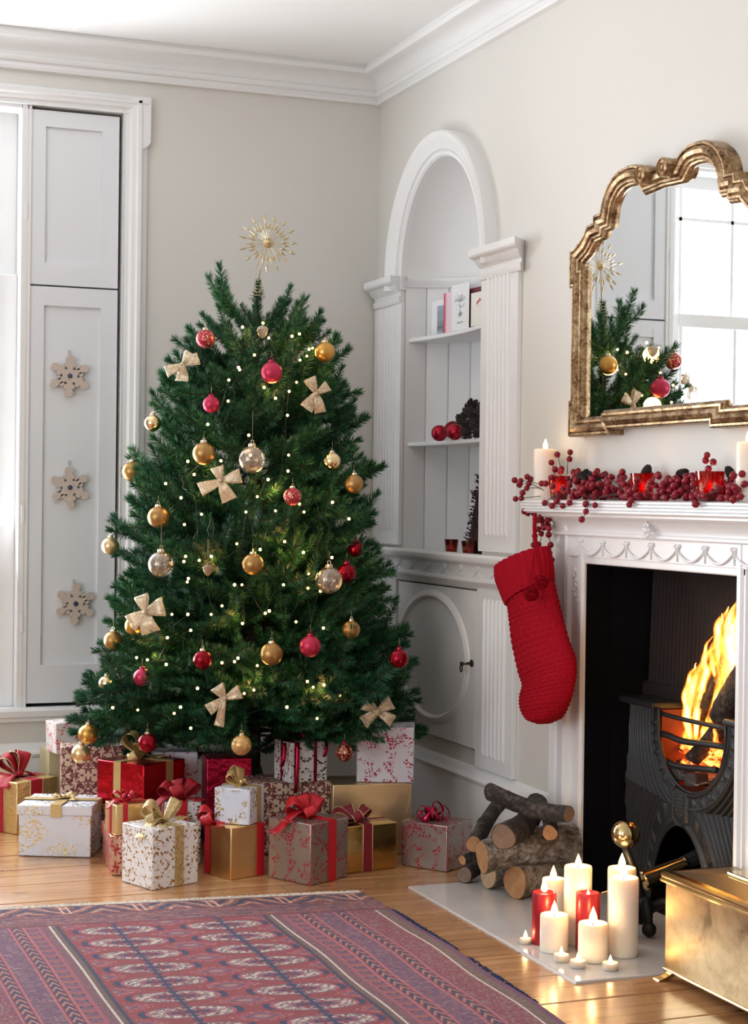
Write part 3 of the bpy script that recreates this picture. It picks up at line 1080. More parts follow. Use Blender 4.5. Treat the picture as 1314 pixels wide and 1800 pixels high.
# wind inward normals
Pn = np.array(full)
area2 = np.sum(Pn[:, 0] * np.roll(Pn[:, 1], -1) - np.roll(Pn[:, 0], -1) * Pn[:, 1])
sg = 1 if area2 > 0 else -1
m_ = len(Pn)
nrm = []
for i in range(m_):
    a, b, c = Pn[i - 1], Pn[i], Pn[(i + 1) % m_]
    t1 = (b - a) / (np.linalg.norm(b - a) + 1e-9); t2 = (c - b) / (np.linalg.norm(c - b) + 1e-9)
    n1 = sg * np.array([-t1[1], t1[0]]); n2 = sg * np.array([-t2[1], t2[0]])
    q = n1 + n2
    q = q / (np.linalg.norm(q) + 1e-9)
    nrm.append(q / max(.55, q @ n1))
nrm = np.array(nrm)
fprof = [(0, .0), (0, .046), (.004, .052), (.009, .052), (.011, .046), (.013, .050), (.022, .056), (.031, .052), (.036, .043), (.038, .047), (.044, .047), (.046, .040), (.050, .038), (.054, .030), (.054, .0)]
rows = [[(-p, Pn[i, 0] + nrm[i, 0] * o, Pn[i, 1] + nrm[i, 1] * o) for o, p in fprof] for i in range(m_)]


def gilt():
    g = G('antique_gilt')
    p = g.obj()
    n = g.noise(p, 30., 5, .65)
    n2 = g.noise(p, 140., 3, .6)
    c = g.ramp(g.m('MULTIPLY_ADD', n2, .4, g.m('MULTIPLY', n, .6)), [(.36, (.07, .036, .018)), (.46, (.27, .16, .08)), (.56, (.48, .34, .195)), (.70, (.70, .60, .44))])
    g.bump(n2, .25, .001)
    return g.set(c, g.m('MULTIPLY_ADD', n, .3, .2), .85)


M_gilt = gilt()
MB().grid(rows, closed_u=True, closed_v=False).build('mirror_frame', M_gilt, mir, smooth=28)
gl = MB()
inn = [(-.029, Pn[i, 0] + nrm[i, 0] * .050, Pn[i, 1] + nrm[i, 1] * .050) for i in range(m_)]
gl.add(inn, [tuple(range(m_))])
M_mirror = plain('silvered_glass', (.90, .93, .93), .0, 1.)
gl.build('mirror_glass', M_mirror, mir, smooth=0)
MB().box(-.016, -.002, MYC + .42, MYC - .42, zb1 + .03, ztop - .25).build('back_board', M_gap, mir, smooth=0)
for px, py in ((1119, 306), (1192, 291)):
    y, z = atX(1123, 307, -.076)[1:]
    if px > 1150: y = 2 * MYC - y
    s = 1 if px < 1150 else -1
    mb = MB().lathe([(.0, .075), (.008, .075), (.010, .080), (.013, .075), (.018, .075), (.020, .080), (.025, .076), (.025, .052), (.022, .050), (.022, .044), (.025, .042), (.025, .0)], 28, axis=(-1, 0, 0))
    mb.build('scroll', M_gilt, mir, smooth=35, loc=(0, y, z))
# stepped blocks over the shoulders
for s in ():
    for px, py, h in ((1041, 385, .066), (1053, 372, .066)):
        y, z = mp(px, py)
        yy_ = y if s > 0 else 2 * MYC - y
        MB().box(-h, -.0, yy_ - .0, yy_ - s * .030, z - .045, z - .0).build('shoulder_block', M_gilt, mir, smooth=0, bevel=.004)

# ================================================================== rug
RXR, RXL, RYT, RYB = -.628, -1.815, -1.54, -3.35
RSL = -.115


def srgb(c):
    c = np.array(c, float) / 255
    return np.where(c <= .04045, c / 12.92, ((c + .055) / 1.055) ** 2.4)


nx, ny = 640, 560
xs = np.linspace(RXL, RXR, nx + 1)
# finer rows near the far end, where the camera sees the rug at a low angle
ts = np.concatenate([np.linspace(0, 1.35, 430), np.linspace(1.35, RYT - RYB, ny - 428)[1:]])
Xr, Tr = np.meshgrid(xs, ts)
edge = .010 * np.sin(Tr * 3.1 + .4) + .004 * np.sin(Tr * 13)
Yr = RYT + RSL * (Xr - RXR) - Tr
Xw = Xr + edge * np.clip((Xr - RXL) / (RXR - RXL), 0, 1)


def vnoise(a, b, seed):
    r = np.random.default_rng(seed)
    T = r.random((256, 256))
    ia, ib = np.floor(a).astype(int), np.floor(b).astype(int)
    fa, fb = a - ia, b - ib
    fa = fa * fa * (3 - 2 * fa); fb = fb * fb * (3 - 2 * fb)
    g = lambda i, j: T[i % 256, j % 256]
    return (g(ia, ib) * (1 - fa) + g(ia + 1, ib) * fa) * (1 - fb) + (g(ia, ib + 1) * (1 - fa) + g(ia + 1, ib + 1) * fa) * fb


red, dred, navy, cream, purple, pink, brown, orange, mauve = [srgb(c) for c in ((146, 48, 56), (112, 36, 50), (32, 38, 78), (188, 172, 158), (84, 52, 84), (158, 76, 92), (92, 60, 60), (172, 88, 62), (128, 78, 96))]
C = np.zeros(Xr.shape + (3,))


def paint(mask, col):
    C[mask] = col


def blend(mask, a, b, f):
    f = np.clip(f, 0, 1)[..., None]
    q = a * (1 - f) + b * f
    C[mask] = q[mask]


n1 = vnoise(Xr * 90, Tr * 420, 1)          # streaks across the rug
n2 = vnoise(Xr * 260, Tr * 260, 2)
n3 = vnoise(Xr * 40, Tr * 60, 3)
allm = np.ones(Xr.shape, bool)
# field
blend(allm, red, dred, .55 * n1 + .3 * n3)
blend(n2 * n1 > .62, red, pink, n3 * 0 + .7)
XC = (-1.356, -1.09)
for gx in XC:
    for k in range(14):
        t0 = .282 + .1195 * k
        u = (Xr - gx) / .096
        v = (Tr - t0) / .040
        q = np.abs(u) ** 2.6 + np.abs(v) ** 2.2
        ring = (q < 1.15) & (q > .82)
        blend(ring, brown, mauve, n2)
        paint((q < 1.5) & (q > 1.0) & (np.abs(u) > .82) & (np.abs(v) < .55), navy)
        paint((q < 1.02) & (q > .80) & (np.abs(u) > .80), pink)
        inn_ = q < .82
        blend(inn_, mauve, cream, n2 * .5)
        seg = (q < .80) & (q > .28) & (np.sign(u) * np.sign(v) > -2)
        blend(seg & (((u * 4 + v * 1.5 + n3) % 1) > .42), cream, srgb((200, 186, 172)), n1)
        paint(seg & (n2 > .74), navy)
        paint(seg & (n1 > .80), srgb((110, 56, 60)))
        blend(q < .22, pink, purple, n2)
        paint((np.abs(u) < .42) & (np.abs(v) < .15), navy)
        paint((np.abs(u) < .26) & (np.abs(v) < .62) & (np.abs(u) > .18), dred)
for gx in (np.mean(XC), XC[0] - .133, XC[1] + .133):
    for k in range(15):
        t0 = .222 + .1195 * k
        u = (Xr - gx) / .055
        v = (Tr - t0) / .030
        q = np.abs(u) + np.abs(v)
        inf = (Xr < -.963) & (Xr > -1.480)
        m = (q < 1.0) & inf
        blend(m, mauve, pink, n2)
        paint((np.abs(u) < .28) & (np.abs(v) < .34) & inf, srgb((150, 110, 104)))
        paint((np.abs(q - .62) < .10) & inf, purple)
        paint((q < 1.3) & (q > 1.15) & (n2 > .5) & inf, srgb((176, 120, 120)))
for gx in XC:
    w = np.abs(Xr - gx)
    ph = (Tr / .03) % 1
    paint((w < .0045) & (Tr > .21), navy)
    paint((w < .012 * (ph < .35)) & (Tr > .21), navy)
# side borders (s measured from each long edge)
for side in (0, 1):
    s = (RXR - Xr) if side == 0 else (Xr - (-1.815))
    if side == 1: s = s * .345 / .327
    B = s < .345
    blend(B, purple, mauve, .8 * n2)

    def band(a, b, c1, c2, f):
        blend((s >= a) & (s < b), c1, c2, f)
    band(0, .016, srgb((120, 60, 92)), purple, n1)
    band(.016, .042, brown, srgb((120, 96, 92)), n2)
    band(.042, .047, cream, srgb((210, 200, 186)), n1)
    dg = ((Tr * 60 + s * 120 + n3) % 1)
    band(.047, .112, dred, pink, (dg > .55) * (.4 + .6 * n2))
    blend((s >= .047) & (s < .112) & (n2 > .66), purple, cream, n1 * .6)
    for a in (.116, .212):
        band(a, a + .007, pink, srgb((176, 104, 110)), n2)
        band(a + .007, a + .010, dred, dred, n2)
        c_ = a + .022
        ch = ((Tr * 26 - np.abs(s - c_) * 60) % 1)
        band(a + .010, a + .034, srgb((140, 58, 52)), purple, n3)
        inb = (s >= a + .011) & (s < a + .033)
        paint(inb & (ch < .40), navy)
        paint(inb & (ch > .55) & (ch < .78), srgb((178, 130, 112)))
        band(a + .034, a + .037, dred, dred, n2)
        band(a + .037, a + .044, pink, srgb((176, 104, 110)), n2)
    band(.160, .212, purple, mauve, n2 * (.5 + .5 * (dg > .4)))
    blend((s >= .160) & (s < .212) & (n1 > .72), purple, srgb((168, 130, 132)), n2)
    bx = (Tr * 22) % 1
    band(.256, .288, srgb((150, 74, 66)), mauve, n2)
    inb = (s >= .258) & (s < .286)
    blend(inb & (bx < .62), purple, mauve, n2)
    paint(inb & (bx < .22) & (np.abs(s - .272) > .008), navy)
    paint(inb & (bx > .92), orange)
    band(.288, .296, pink, srgb((150, 70, 90)), n2)
    band(.296, .318, brown, mauve, n2)
    band(.318, .323, cream, srgb((210, 200, 190)), n1)
    band(.323, .336, brown, srgb((110, 84, 80)), n2)
    band(.336, .345, srgb((44, 46, 62)), navy, n1)
# end bands
e1 = Tr < .205
blend(e1, srgb((134, 66, 72)), brown, n1)
blend(e1 & (n1 > .62), purple, srgb((176, 128, 112)), n2)
blend(e1 & (vnoise(Xr * 30, Tr * 240, 5) > .70), navy, purple, n2)
e2 = Tr < .085
dd = (Xr * 5.2 + .0) % 1
zig = ((Tr * 16 + np.abs(dd - .5) * 3.2 + .3 * n3) % 1)
blend(e2, srgb((150, 84, 80)), brown, n2)
paint(e2 & (zig < .28), navy)
paint(e2 & (zig > .50) & (zig < .66), srgb((190, 148, 130)))
paint(e2 & (np.abs(dd - .5) < .07) & (np.abs(np.abs(dd - .5) - .05) < .016), srgb((206, 160, 142)))
paint((Tr < .010), srgb((96, 52, 58)))
paint((np.abs(Tr - .092) < .004) | (np.abs(Tr - .200) < .005), dred)
C *= (.86 + .28 * vnoise(Xr * 420, Tr * 420, 9))[..., None]
Zr = .0075 + .0012 * vnoise(Xr * 9, Tr * 9, 11) + .0008 * n2
Zr[0, :] = .001; Zr[:, 0] = .001; Zr[:, -1] = .001
mb = MB()
mb.v = [tuple(p) for p in np.stack([Xw, Yr, Zr], -1).reshape(-1, 3).tolist()]
mb.n = len(mb.v)
a_, b_ = Xr.shape
I = (np.arange(a_ - 1)[:, None] * b_ + np.arange(b_ - 1)[None, :]).reshape(-1)
Fq = np.stack([I, I + b_, I + b_ + 1, I + 1], -1)
me = bpy.data.meshes.new('rug')
me.from_pydata(mb.v, [], Fq.tolist())
at_ = me.color_attributes.new('pile', 'FLOAT_COLOR', 'POINT')
at_.data.foreach_set('color', np.concatenate([C.reshape(-1, 3), np.ones((a_ * b_, 1))], 1).astype(np.float32).ravel())
g = G('woven_wool')
ca = g.n('ShaderNodeVertexColor')
ca.layer_name = 'pile'
g.bump(g.noise(g.obj(), 600., 2), .35, .002)
g.set(ca.outputs[0], .9, 0., Sheen_Weight=.15)
g.b.inputs['Specular IOR Level'].default_value = .2
me.materials.append(g.mat)
me.shade_smooth()
rug = thing('rug', 'worn red and purple patterned wool rug with cream fringe', 'rug', (0, 0, 0))
put('rug_pile', me, rug)
mb = MB()
for k in range(1500):
    x = RXL + (RXR - RXL) * k / 1499
    y = RYT + RSL * (x - RXR)
    a = random.uniform(-.7, .7)
    L = random.uniform(.018, .050)
    mb.tube([(x, y - .003, .004), (x + a * L * .4, y + L * .5, .005 + .004 * random.random()), (x + a * L, y + L, .0022)], [.0016, .0015, .0009], 3, cap=False)
tag(mb.build('fringe', plain('cream_wool_fringe', (.80, .72, .64), .9), rug, smooth=0), kind='stuff')
mb = MB()
for k in range(260):
    t = random.choice([random.uniform(.20, .50), random.uniform(.45, .62), random.uniform(.7, 1.1)])
    x = RXR + .010 * sin(t * 3.1 + .4)
    y = RYT - t
    L = random.uniform(.006, .016)
    mb.tube([(x - .004, y, .006), (x + L * .6, y + random.uniform(-.006, .006), .008), (x + L, y + random.uniform(-.012, .012), .002)], [.0016, .0013, .0008], 3, cap=False)
tag(mb.build('frayed_edge', plain('navy_wool', (.012, .03, .10), .9), rug, smooth=0), kind='stuff')

# ================================================================== Christmas tree
TX, TY = -.664, -.628
TD = depth_of((TX, TY, 1.0))
g = G('green_needles')
rp_ = g.n('ShaderNodeNewGeometry').outputs['Random Per Island']
oi = g.rnd()
cN = g.ramp(rp_, [(.0, (.005, .045, .022)), (.45, (.016, .105, .045)), (.78, (.045, .185, .065)), (1., (.13, .30, .09))])
cN = g.mix(g.m('MULTIPLY', g.m('POWER', oi, 2.), .6), cN, (.008, .055, .036))
M_needle = g.set(cN, .5, 0.)
g.b.inputs['Specular IOR Level'].default_value = .35
M_twig = plain('brown_twig', (.045, .030, .018), .8)
M_trunk = plain('dark_trunk', (.030, .022, .014), .85, bump=.4, bscale=60)


def needles(mb, P, dens, L0, rr, base_gap=0.):
    """bottle-brush needles along the polyline P"""
    P = np.array(P, float)
    seg = np.linalg.norm(np.diff(P, axis=0), axis=1)
    cum = np.concatenate([[0], np.cumsum(seg)])
    tot = cum[-1]
    n = int(tot * dens)
    s = base_gap + (tot - base_gap) * (np.arange(n) + rr.random(n)) / max(n, 1)
    tipn = int(10 + dens * .012)
    s = np.concatenate([s, np.full(tipn, tot)])
    n = len(s)
    idx = np.clip(np.searchsorted(cum, s, side='right') - 1, 0, len(P) - 2)
    f = (s - cum[idx]) / (seg[idx] + 1e-9)
    base = P[idx] + (P[idx + 1] - P[idx]) * f[:, None]
    t = (P[idx + 1] - P[idx]) / (seg[idx][:, None] + 1e-9)
    a = np.cross(t, [0, 0, 1.]) + np.where(np.abs(t[:, 2:3]) > .999, np.array([[1., 0, 0]]), 0); a /= np.linalg.norm(a, axis=1)[:, None] + 1e-9
    b = np.cross(t, a)
    phi = rr.random(n) * 2 * pi
    rad = a * np.cos(phi)[:, None] + b * np.sin(phi)[:, None]
    end = np.clip((tot - s) / .03, 0, 1)
    al = np.radians(24 + 34 * end + rr.normal(0, 7, n))
    d = t * np.cos(al)[:, None] + rad * np.sin(al)[:, None]
    L = L0 * (.75 + .4 * rr.random(n))
    w = np.cross(d, rad); w /= np.linalg.norm(w, axis=1)[:, None] + 1e-9
    w = w * np.cos(1.2)  + np.cross(d, w) * np.sin(rr.random(n) * 3)[:, None]
    w = w / (np.linalg.norm(w, axis=1)[:, None] + 1e-9) * .0010
    tip = base + d * L[:, None] + np.array([0, 0, .002])
    mid = base + d * (L * .55)[:, None]
    V = np.stack([base - w * .6, base + w * .6, mid + w, mid - w, tip], 1).reshape(-1, 3)
    k = np.arange(n) * 5
    q = np.stack([k, k + 1, k + 2, k + 3], 1).tolist()
    tr = np.stack([k + 3, k + 2, k + 4], 1).tolist()
    mb.add(V, [x for p in zip(q, tr) for x in p], 1)


def branch_data(L, seed, side, droop=.0):
    rr = np.random.default_rng(seed)
    mb = MB()
    n = 7
    main = []
    for i in range(n):
        s = i / (n - 1)
        main.append((L * s, .02 * L * sin(3 * s + seed), L * (.10 * s * s - droop * s * (1 - s))))
    main = np.array(main)
    mb.tube(main, np.linspace(.0045, .0018, n), 5, mi=0)
    needles(mb, main, 2100, .030, rr, L * .12)
    if side:
        k = 0
        s0 = .26 if L > .3 else .38
        m = max(2, int(L * (1 - s0) / .082))
        for i in range(m):
            s = s0 + (1 - s0) * (i + .35) / m * .94
            for sg_ in (-1, 1):
                if rr.random() < .12: continue
                ln = (.085 + .30 * L * (1 - s)) * (.8 + .4 * rr.random())
                an = radians(46 + 12 * rr.normal()) * sg_
                el = radians(10 + 16 * rr.normal())
                p0 = np.array([np.interp(s, np.linspace(0, 1, n), main[:, c]) for c in range(3)])
                pts = []
                for j in range(5):
                    q = j / 4
                    aa = an * (1 - .25 * q)
                    pts.append(p0 + ln * q * np.array([cos(aa) * cos(el), sin(aa) * cos(el), sin(el) + .12 * q]))
                mb.tube(pts, np.linspace(.0026, .0013, 5), 4, mi=0, cap=False)
                needles(mb, pts, 2100, .0285, rr, .004)
        # short upright shoots
        for i in range(max(1, m // 2)):
            s = .35 + .5 * rr.random()
            p0 = np.array([np.interp(s, np.linspace(0, 1, n), main[:, c]) for c in range(3)])
            an = rr.normal() * .7
            pts = [p0 + q * .055 * np.array([.8, .5 * an, .6]) for q in np.linspace(0, 1, 4)]
            needles(mb, pts, 2100, .027, rr, 0)
    return data_of(mb, 'branch', [M_twig, M_needle], smooth=0)


BR = {}
for L in (.16, .26, .38, .52):
    BR[L] = [branch_data(L, int(L * 100) + k * 17, True, .03 + .05 * k / 2) for k in range(3)]
TIP = [branch_data(.20, 90 + k, False) for k in range(2)]

prof_px = [(470, .03), (505, .125), (560, .21), (640, .275), (700, .35), (770, .375), (810, .39), (905, .455), (1000, .45), (1090, .50), (1165, .54), (1210, .56), (1290, .58), (1330, .57)]
zprof = np.array([atD(455, py, TD)[2] for py, _ in prof_px])[::-1]
rprof = np.array([r for _, r in prof_px])[::-1]


def tree_r(z): return float(np.interp(z, zprof, rprof))


tree = thing('christmas_tree', 'bushy green Christmas tree with drooping layered branches by the alcove', 'tree', (TX, TY, 0))
MB().tube([(0, 0, .02), (.003, 0, .8), (-.004, .004, 1.45), (0, 0, 1.72)], [.028, .024, .014, .005], 12).build('trunk', M_trunk, tree, smooth=180)
mb = MB()
for k in range(4):
    a = k * pi / 2 + .4
    mb.tube([(0, 0, .15), (.06 * cos(a), .06 * sin(a), .10), (.24 * cos(a), .24 * sin(a), .012)], [.013, .012, .010], 8)
mb.lathe([(.03, .03), (.036, .05), (.036, .2), (.031, .22)], 16)
mb.build('tree_stand', M_bulbw, tree, smooth=40)


def add_branch(z_tip, r_tip, az, el, roll=0., data=None):
    """branch whose tip is at height z_tip, r_tip from the trunk"""
    L = r_tip / cos(el)
    z0 = z_tip - L * sin(el)
    if data is None:
        key = min(BR, key=lambda q: abs(q - L))
        data = random.choice(BR[key])
        ref = key
    else:
        ref = .20
    s = L / ref
    sy = min(1.15, max(.75, s))
    M = Matrix.Rotation(az, 4, 'Z') @ Matrix.Rotation(-el, 4, 'Y') @ Matrix.Rotation(roll, 4, 'X')
    o = put('branch', data, tree, (0, 0, z0))
    o.rotation_euler = M.to_euler()
    o.scale = (s, s, sy) if s < 1.2 else (s, s, s)
    return o


def elev(z): return radians(np.interp(z, [.3, .55, .9, 1.3, 1.6, 1.8], [-6, 2, 12, 20, 30, 42]))


rt = random.Random(11)
for k in range(24):                      # the narrow upper part
    z = 1.32 + .32 * (k + .5) / 24
    add_branch(z, tree_r(z) * rt.uniform(.72, .98), k * 2.39996 + 1.1, elev(z) + rt.gauss(0, .10), rt.uniform(-.5, .5))
nb_ = 0
for k in range(165):                     # the body: golden angle, more towards the wide base
    u = (k + .5) / 165
    z = .315 + 1.34 * (1 - sqrt(1 - u * .985)) if True else 0
    R = tree_r(z)
    az = k * 2.39996 + rt.uniform(-.25, .25)
    rr_ = R * rt.uniform(.72, .99)
    add_branch(z, rr_, az, elev(z) + rt.gauss(0, .09), rt.uniform(-.5, .5))
    nb_ += 1
SIL = [(368, 508), (352, 552), (331, 598), (304, 640), (292, 668), (256, 702), (270, 738), (218, 795), (243, 808), (214, 868), (184, 905), (214, 972), (203, 1018), (196, 1055), (177, 1082), (175, 1160), (160, 1195), (137, 1213), (128, 1278), (150, 1296),
       (517, 524), (533, 556), (573, 575), (585, 622), (592, 660), (602, 688), (634, 722), (626, 768), (660, 812), (640, 842), (661, 908), (666, 945), (640, 975), (648, 1020), (680, 1030), (678, 1062), (722, 1090), (690, 1118), (646, 1142), (668, 1185), (706, 1196), (727, 1226), (746, 1278), (735, 1268)]
for px, py in SIL:
    d = TD + rt.uniform(-.10, .04)
    T = atD(px, py, d)
    dx, dy = T[0] - TX, T[1] - TY
    rr_ = hypot(dx, dy)
    add_branch(T[2] - .10 * rr_ - .018, rr_ - .02, atan2(dy, dx), elev(T[2]) + rt.gauss(0, .06), rt.uniform(-.4, .4))
    nb_ += 1
for px, py in [(372, 1342), (352, 1330), (300, 1290), (470, 1275), (560, 1270), (510, 1295), (420, 1255), (610, 1255), (230, 1270), (185, 1262), (670, 1262)]:   # low front branches hanging towards the parcels
    T = atD(px, py, TD - .5)
    dx, dy = T[0] - TX, T[1] - TY
    add_branch(T[2] + .01, hypot(dx, dy), atan2(dy, dx), -.16, rt.uniform(-.3, .3))
    nb_ += 1
# leader
for k in range(10):
    add_branch(1.655 + .006 * k, .06 + .02 * (k % 3), k * 2.4, radians(40), 0, TIP[k % 2])
lead = MB()
lr = np.random.default_rng(5)
needles(lead, [(0, 0, 1.62), (0, 0, 1.70), (0, 0, 1.785)], 3200, .024, lr)
lead.tube([(0, 0, 1.60), (0, 0, 1.785)], .003, 6, mi=0)
lead.build('leader_shoot', [M_twig, M_needle], tree, smooth=0)


def front(px, py, k=1.0, back=False):
    """a point on (k = 1) the tree's outer surface seen at a pixel"""
    P = atD(px, py, TD)
    for _ in range(3):
        R = tree_r(P[2])
        lat = (P - np.array([TX, TY, P[2]])) @ _R
        h = sqrt(max((R * k) ** 2 - lat ** 2, .0009))
        P = atD(px, py, TD - h)
    return P


# ------------------------------------------------------------------ star topper
M_chgold = plain('champagne_glitter_metal', (.60, .48, .28), .32, .9, var=.3, vscale=200, bump=.4, bscale=300, bdist=.001)
sp = atD(471, 427, TD - .02)
star = thing('star_topper', 'champagne gold sunburst star on a spiral spring at the tip of the tree', 'ornament', sp)
f3 = -(_F * cos(.25) - np.array([0, 0, 1]) * sin(.1)) + _R * .18
f3 = f3 / np.linalg.norm(f3)
e1_ = np.cross([0, 0, 1], f3); e1_ /= np.linalg.norm(e1_)
e2_ = np.cross(f3, e1_)
pxm = TD / FPX


def ray_mesh(L, two):
    mb = MB()
    beads = [.52, .86] if two else [.80]
    mb.tube([(0, 0, .0), (0, 0, L)], .0009, 5)
    for b in beads:
        z = L * b
        mb.lathe([(.0008, z - .0110), (.0042, z - .004), (.0034, z + .003), (.0008, z + .014)], 6)
    return data_of(mb, 'ray', M_chgold, 0)


rl, rs_ = ray_mesh(50 * pxm, True), ray_mesh(36 * pxm, False)
for k in range(30):
    a = 2 * pi * k / 30 + .05
    tilt = .10 * ((k % 3) - 1)
    d = e1_ * cos(a) + e2_ * sin(a) + f3 * tilt
    o = put('ray', rl if k % 2 == 0 else rs_, star, d * .004)
    o.rotation_euler = Vector((0, 0, 1)).rotation_difference(Vector(d)).to_euler()
mb = MB()
mb.lathe([(.001, -.010), (.012, -.006), (.017, 0), (.012, .006), (.006, .009), (.003, .014), (.0, .015)], 18, axis=f3)
mb.build('hub', M_chgold, star, smooth=40)
sb = atD(454, 490, TD) - sp
mb = MB().tube([(0, 0, 0), sb * .5, sb], .0016, 6)
mb.build('stem', M_chgold, star, smooth=180)
st_, en_ = atD(454, 488, TD) - sp, atD(452, 525, TD) - sp
pts = []
for k in range(150):
    s = k / 149
    a = s * 2 * pi * 6.5
    r = .006 + .021 * s
    c = st_ + (en_ - st_) * s
    pts.append(c + np.array([r * cos(a), r * sin(a), 0]))
MB().tube(pts, .0014, 5).build('spring_coil', M_chgold, star, smooth=180)

# ------------------------------------------------------------------ fairy lights
M_bulb = G('warm_bulb')
M_bulb.set((.9, .7, .4), .2)
M_bulb.inp(M_bulb.b.inputs['Emission Color'], (1., .60, .22))
M_bulb.b.inputs['Emission Strength'].default_value = 4.2
M_bulb = M_bulb.mat
LIGHTS = [(426, 575), (402, 668), (421, 650), (513, 591), (462, 568), (472, 594), (526, 587), (543, 614), (549, 612), (539, 626), (527, 633), (447, 624), (401, 705), (419, 646), (365, 746), (440, 800), (464, 681), (521, 672), (484, 700), (508, 688), (505, 730), (437, 765), (507, 800), (506, 828), (471, 843), (452, 873), (432, 900), (429, 899), (484, 898), (526, 886), (534, 900), (584, 883), (613, 912), (330, 811), (341, 834), (291, 850), (318, 875), (388, 810), (324, 922), (354, 904), (429, 901), (500, 952), (528, 887), (416, 956), (326, 978), (350, 985), (371, 978), (323, 987), (331, 1017), (329, 1023), (412, 1028), (425, 1028), (390, 1065), (425, 1026), (302, 1080), (371, 1080), (330, 1080), (335, 1108), (294, 1121), (426, 1096), (473, 1074), (466, 1078), (533, 971), (457, 966), (542, 1009), (541, 1034), (563, 1039), (498, 1028), (568, 1104), (520, 1093), (548, 1117), (240, 1156), (259, 1160), (292, 1168), (390, 1165), (418, 1157), (412, 1163), (452, 1170), (347, 1210), (429, 1219), (446, 1213), (317, 1243), (242, 1248), (198, 1244), (306, 1254), (335, 1280), (504, 1243), (557, 1263), (540, 1198), (550, 1208), (569, 1204), (597, 1222), (605, 1217), (583, 980)]
seen_ = []
for p in LIGHTS:
    if all(hypot(p[0] - q[0], p[1] - q[1]) > 3.5 for q in seen_): seen_.append(p)
lights = thing('fairy_lights', 'string of warm white fairy lights wound through the green tree', 'lights', (TX, TY, 1.0))
lo = np.array([TX, TY, 1.0])
bd = data_of(MB().ball((0, 0, 0), 1, 10, 7), 'bulb', M_bulb, 180)
LP = []
for px, py in seen_:
    P = front(px, py, random.uniform(.97, 1.03))
    LP.append(P)
    put('bulb', bd, lights, P - lo, sc=random.uniform(.0040, .0050))
order = sorted(range(len(LP)), key=lambda i: (-round(LP[i][2] * 5), LP[i][0] * (1 if int(round(LP[i][2] * 5)) % 2 else -1)))
pts = []
for i in order:
    P = LP[i]
    c = np.array([TX, TY, P[2]])
    pts.append(c + (P - c) * .88 - lo - np.array([0, 0, .006]))
wire = catmull(pts, len(pts) * 5)
cq = np.array([0, 0, 0])
wire = [np.array([w[0] * (.93 if k % 5 else 1), w[1] * (.93 if k % 5 else 1), w[2]]) for k, w in enumerate(wire)]
MB().tube(wire, .0012, 4).build('wire', M_bulbw, lights, smooth=180)
for (px, py, e) in ((430, 590, .5), (530, 620, .5), (480, 690, .5), (480, 860, .6), (350, 850, .5), (540, 1010, .7), (370, 985, .6), (420, 1100, .5), (270, 1155, .5), (440, 1200, .6), (560, 1210, .7), (500, 960, .6)):
    lamp('bulb_glow', front(px, py, .84) - lo, e * .9, (1., .52, .16), .03, lights)

# ------------------------------------------------------------------ baubles
def bauble_mat(name, col, rough, metal=.85, coat=0., **kw):
    return plain(name, col, rough, metal, Coat_Weight=coat, Coat_Roughness=.1, **kw)


MB_ = {
    'red': bauble_mat('red_satin_bauble', (.42, .012, .035), .30, .7),
    'dred': bauble_mat('deep_red_bauble', (.26, .004, .016), .22, .8),
    'pink': bauble_mat('raspberry_bauble', (.52, .03, .085), .36, .55),
    'bronze': bauble_mat('bronze_satin_bauble', (.42, .245, .085), .36, .85),
    'gold': bauble_mat('orange_gold_bauble', (.62, .33, .08), .30, .85),
    'pale': bauble_mat('pale_gold_satin_bauble', (.72, .54, .30), .30, .85),
    'shiny': bauble_mat('shiny_gold_bauble', (.85, .68, .38), .06, 1.),
}
M_cap = plain('bright_ornament_cap', (.75, .66, .48), .2, 1.)
M_thread = plain('gold_thread', (.35, .30, .16), .5, .5)


def clear_glitter():
    g = G('clear_glitter_glass')
    t = g.n('ShaderNodeBsdfTransparent')
    t.inputs[0].default_value = (.93, .9, .86, 1)
    gl = g.n('ShaderNodeBsdfGlossy')
    gl.inputs['Roughness'].default_value = .03
    lw = g.n('ShaderNodeLayerWeight'); lw.inputs[0].default_value = .35
    mx = g.n('ShaderNodeMixShader')
    g.lk(g.m('MULTIPLY_ADD', lw.outputs['Facing'], .6, .14), mx.inputs[0]); g.lk(t.outputs[0], mx.inputs[1]); g.lk(gl.outputs[0], mx.inputs[2])
    p = g.obj()
    sw = g.noise(p, 2.4, 4, .6, dist=2.2)
    line = g.step(g.m('ABSOLUTE', g.m('SUBTRACT', sw, .5)), .085, .03)
    sp_ = g.step(g.noise(p, 45., 2), .46, .62)
    g.set((.78, .58, .40), .35, .8)
    mx2 = g.n('ShaderNodeMixShader')
    g.lk(g.m('MULTIPLY', g.m('MULTIPLY', line, sp_), .95), mx2.inputs[0])
    g.lk(mx.outputs[0], mx2.inputs[1]); g.lk(g.b.outputs[0], mx2.inputs[2])
    g.lk(mx2.outputs[0], g.out.inputs[0])
    return g.mat


MB_['clear'] = clear_glitter()


def swirl_mat(name, col):
    g = G(name)
    p = g.obj()
    n = g.noise(p, 1.7, 2, .5, dist=1.6)
    line = g.step(g.m('ABSOLUTE', g.m('SUBTRACT', n, .52)), .022, .012)
    ch = g.xyz(p)
    chk = g.m('MULTIPLY', g.step(g.noise(p, 1.1, 1), .58, .60), g.step(g.m('SINE', g.m('MULTIPLY', ch[2], 30.)), -.2, .1))
    f = g.m('MAXIMUM', line, g.step(g.noise(p, 2.6, 1), .64, .66))
    return g.set(g.mix(f, col, (.80, .62, .36)), g.m('MULTIPLY_ADD', f, .15, .3), .6)


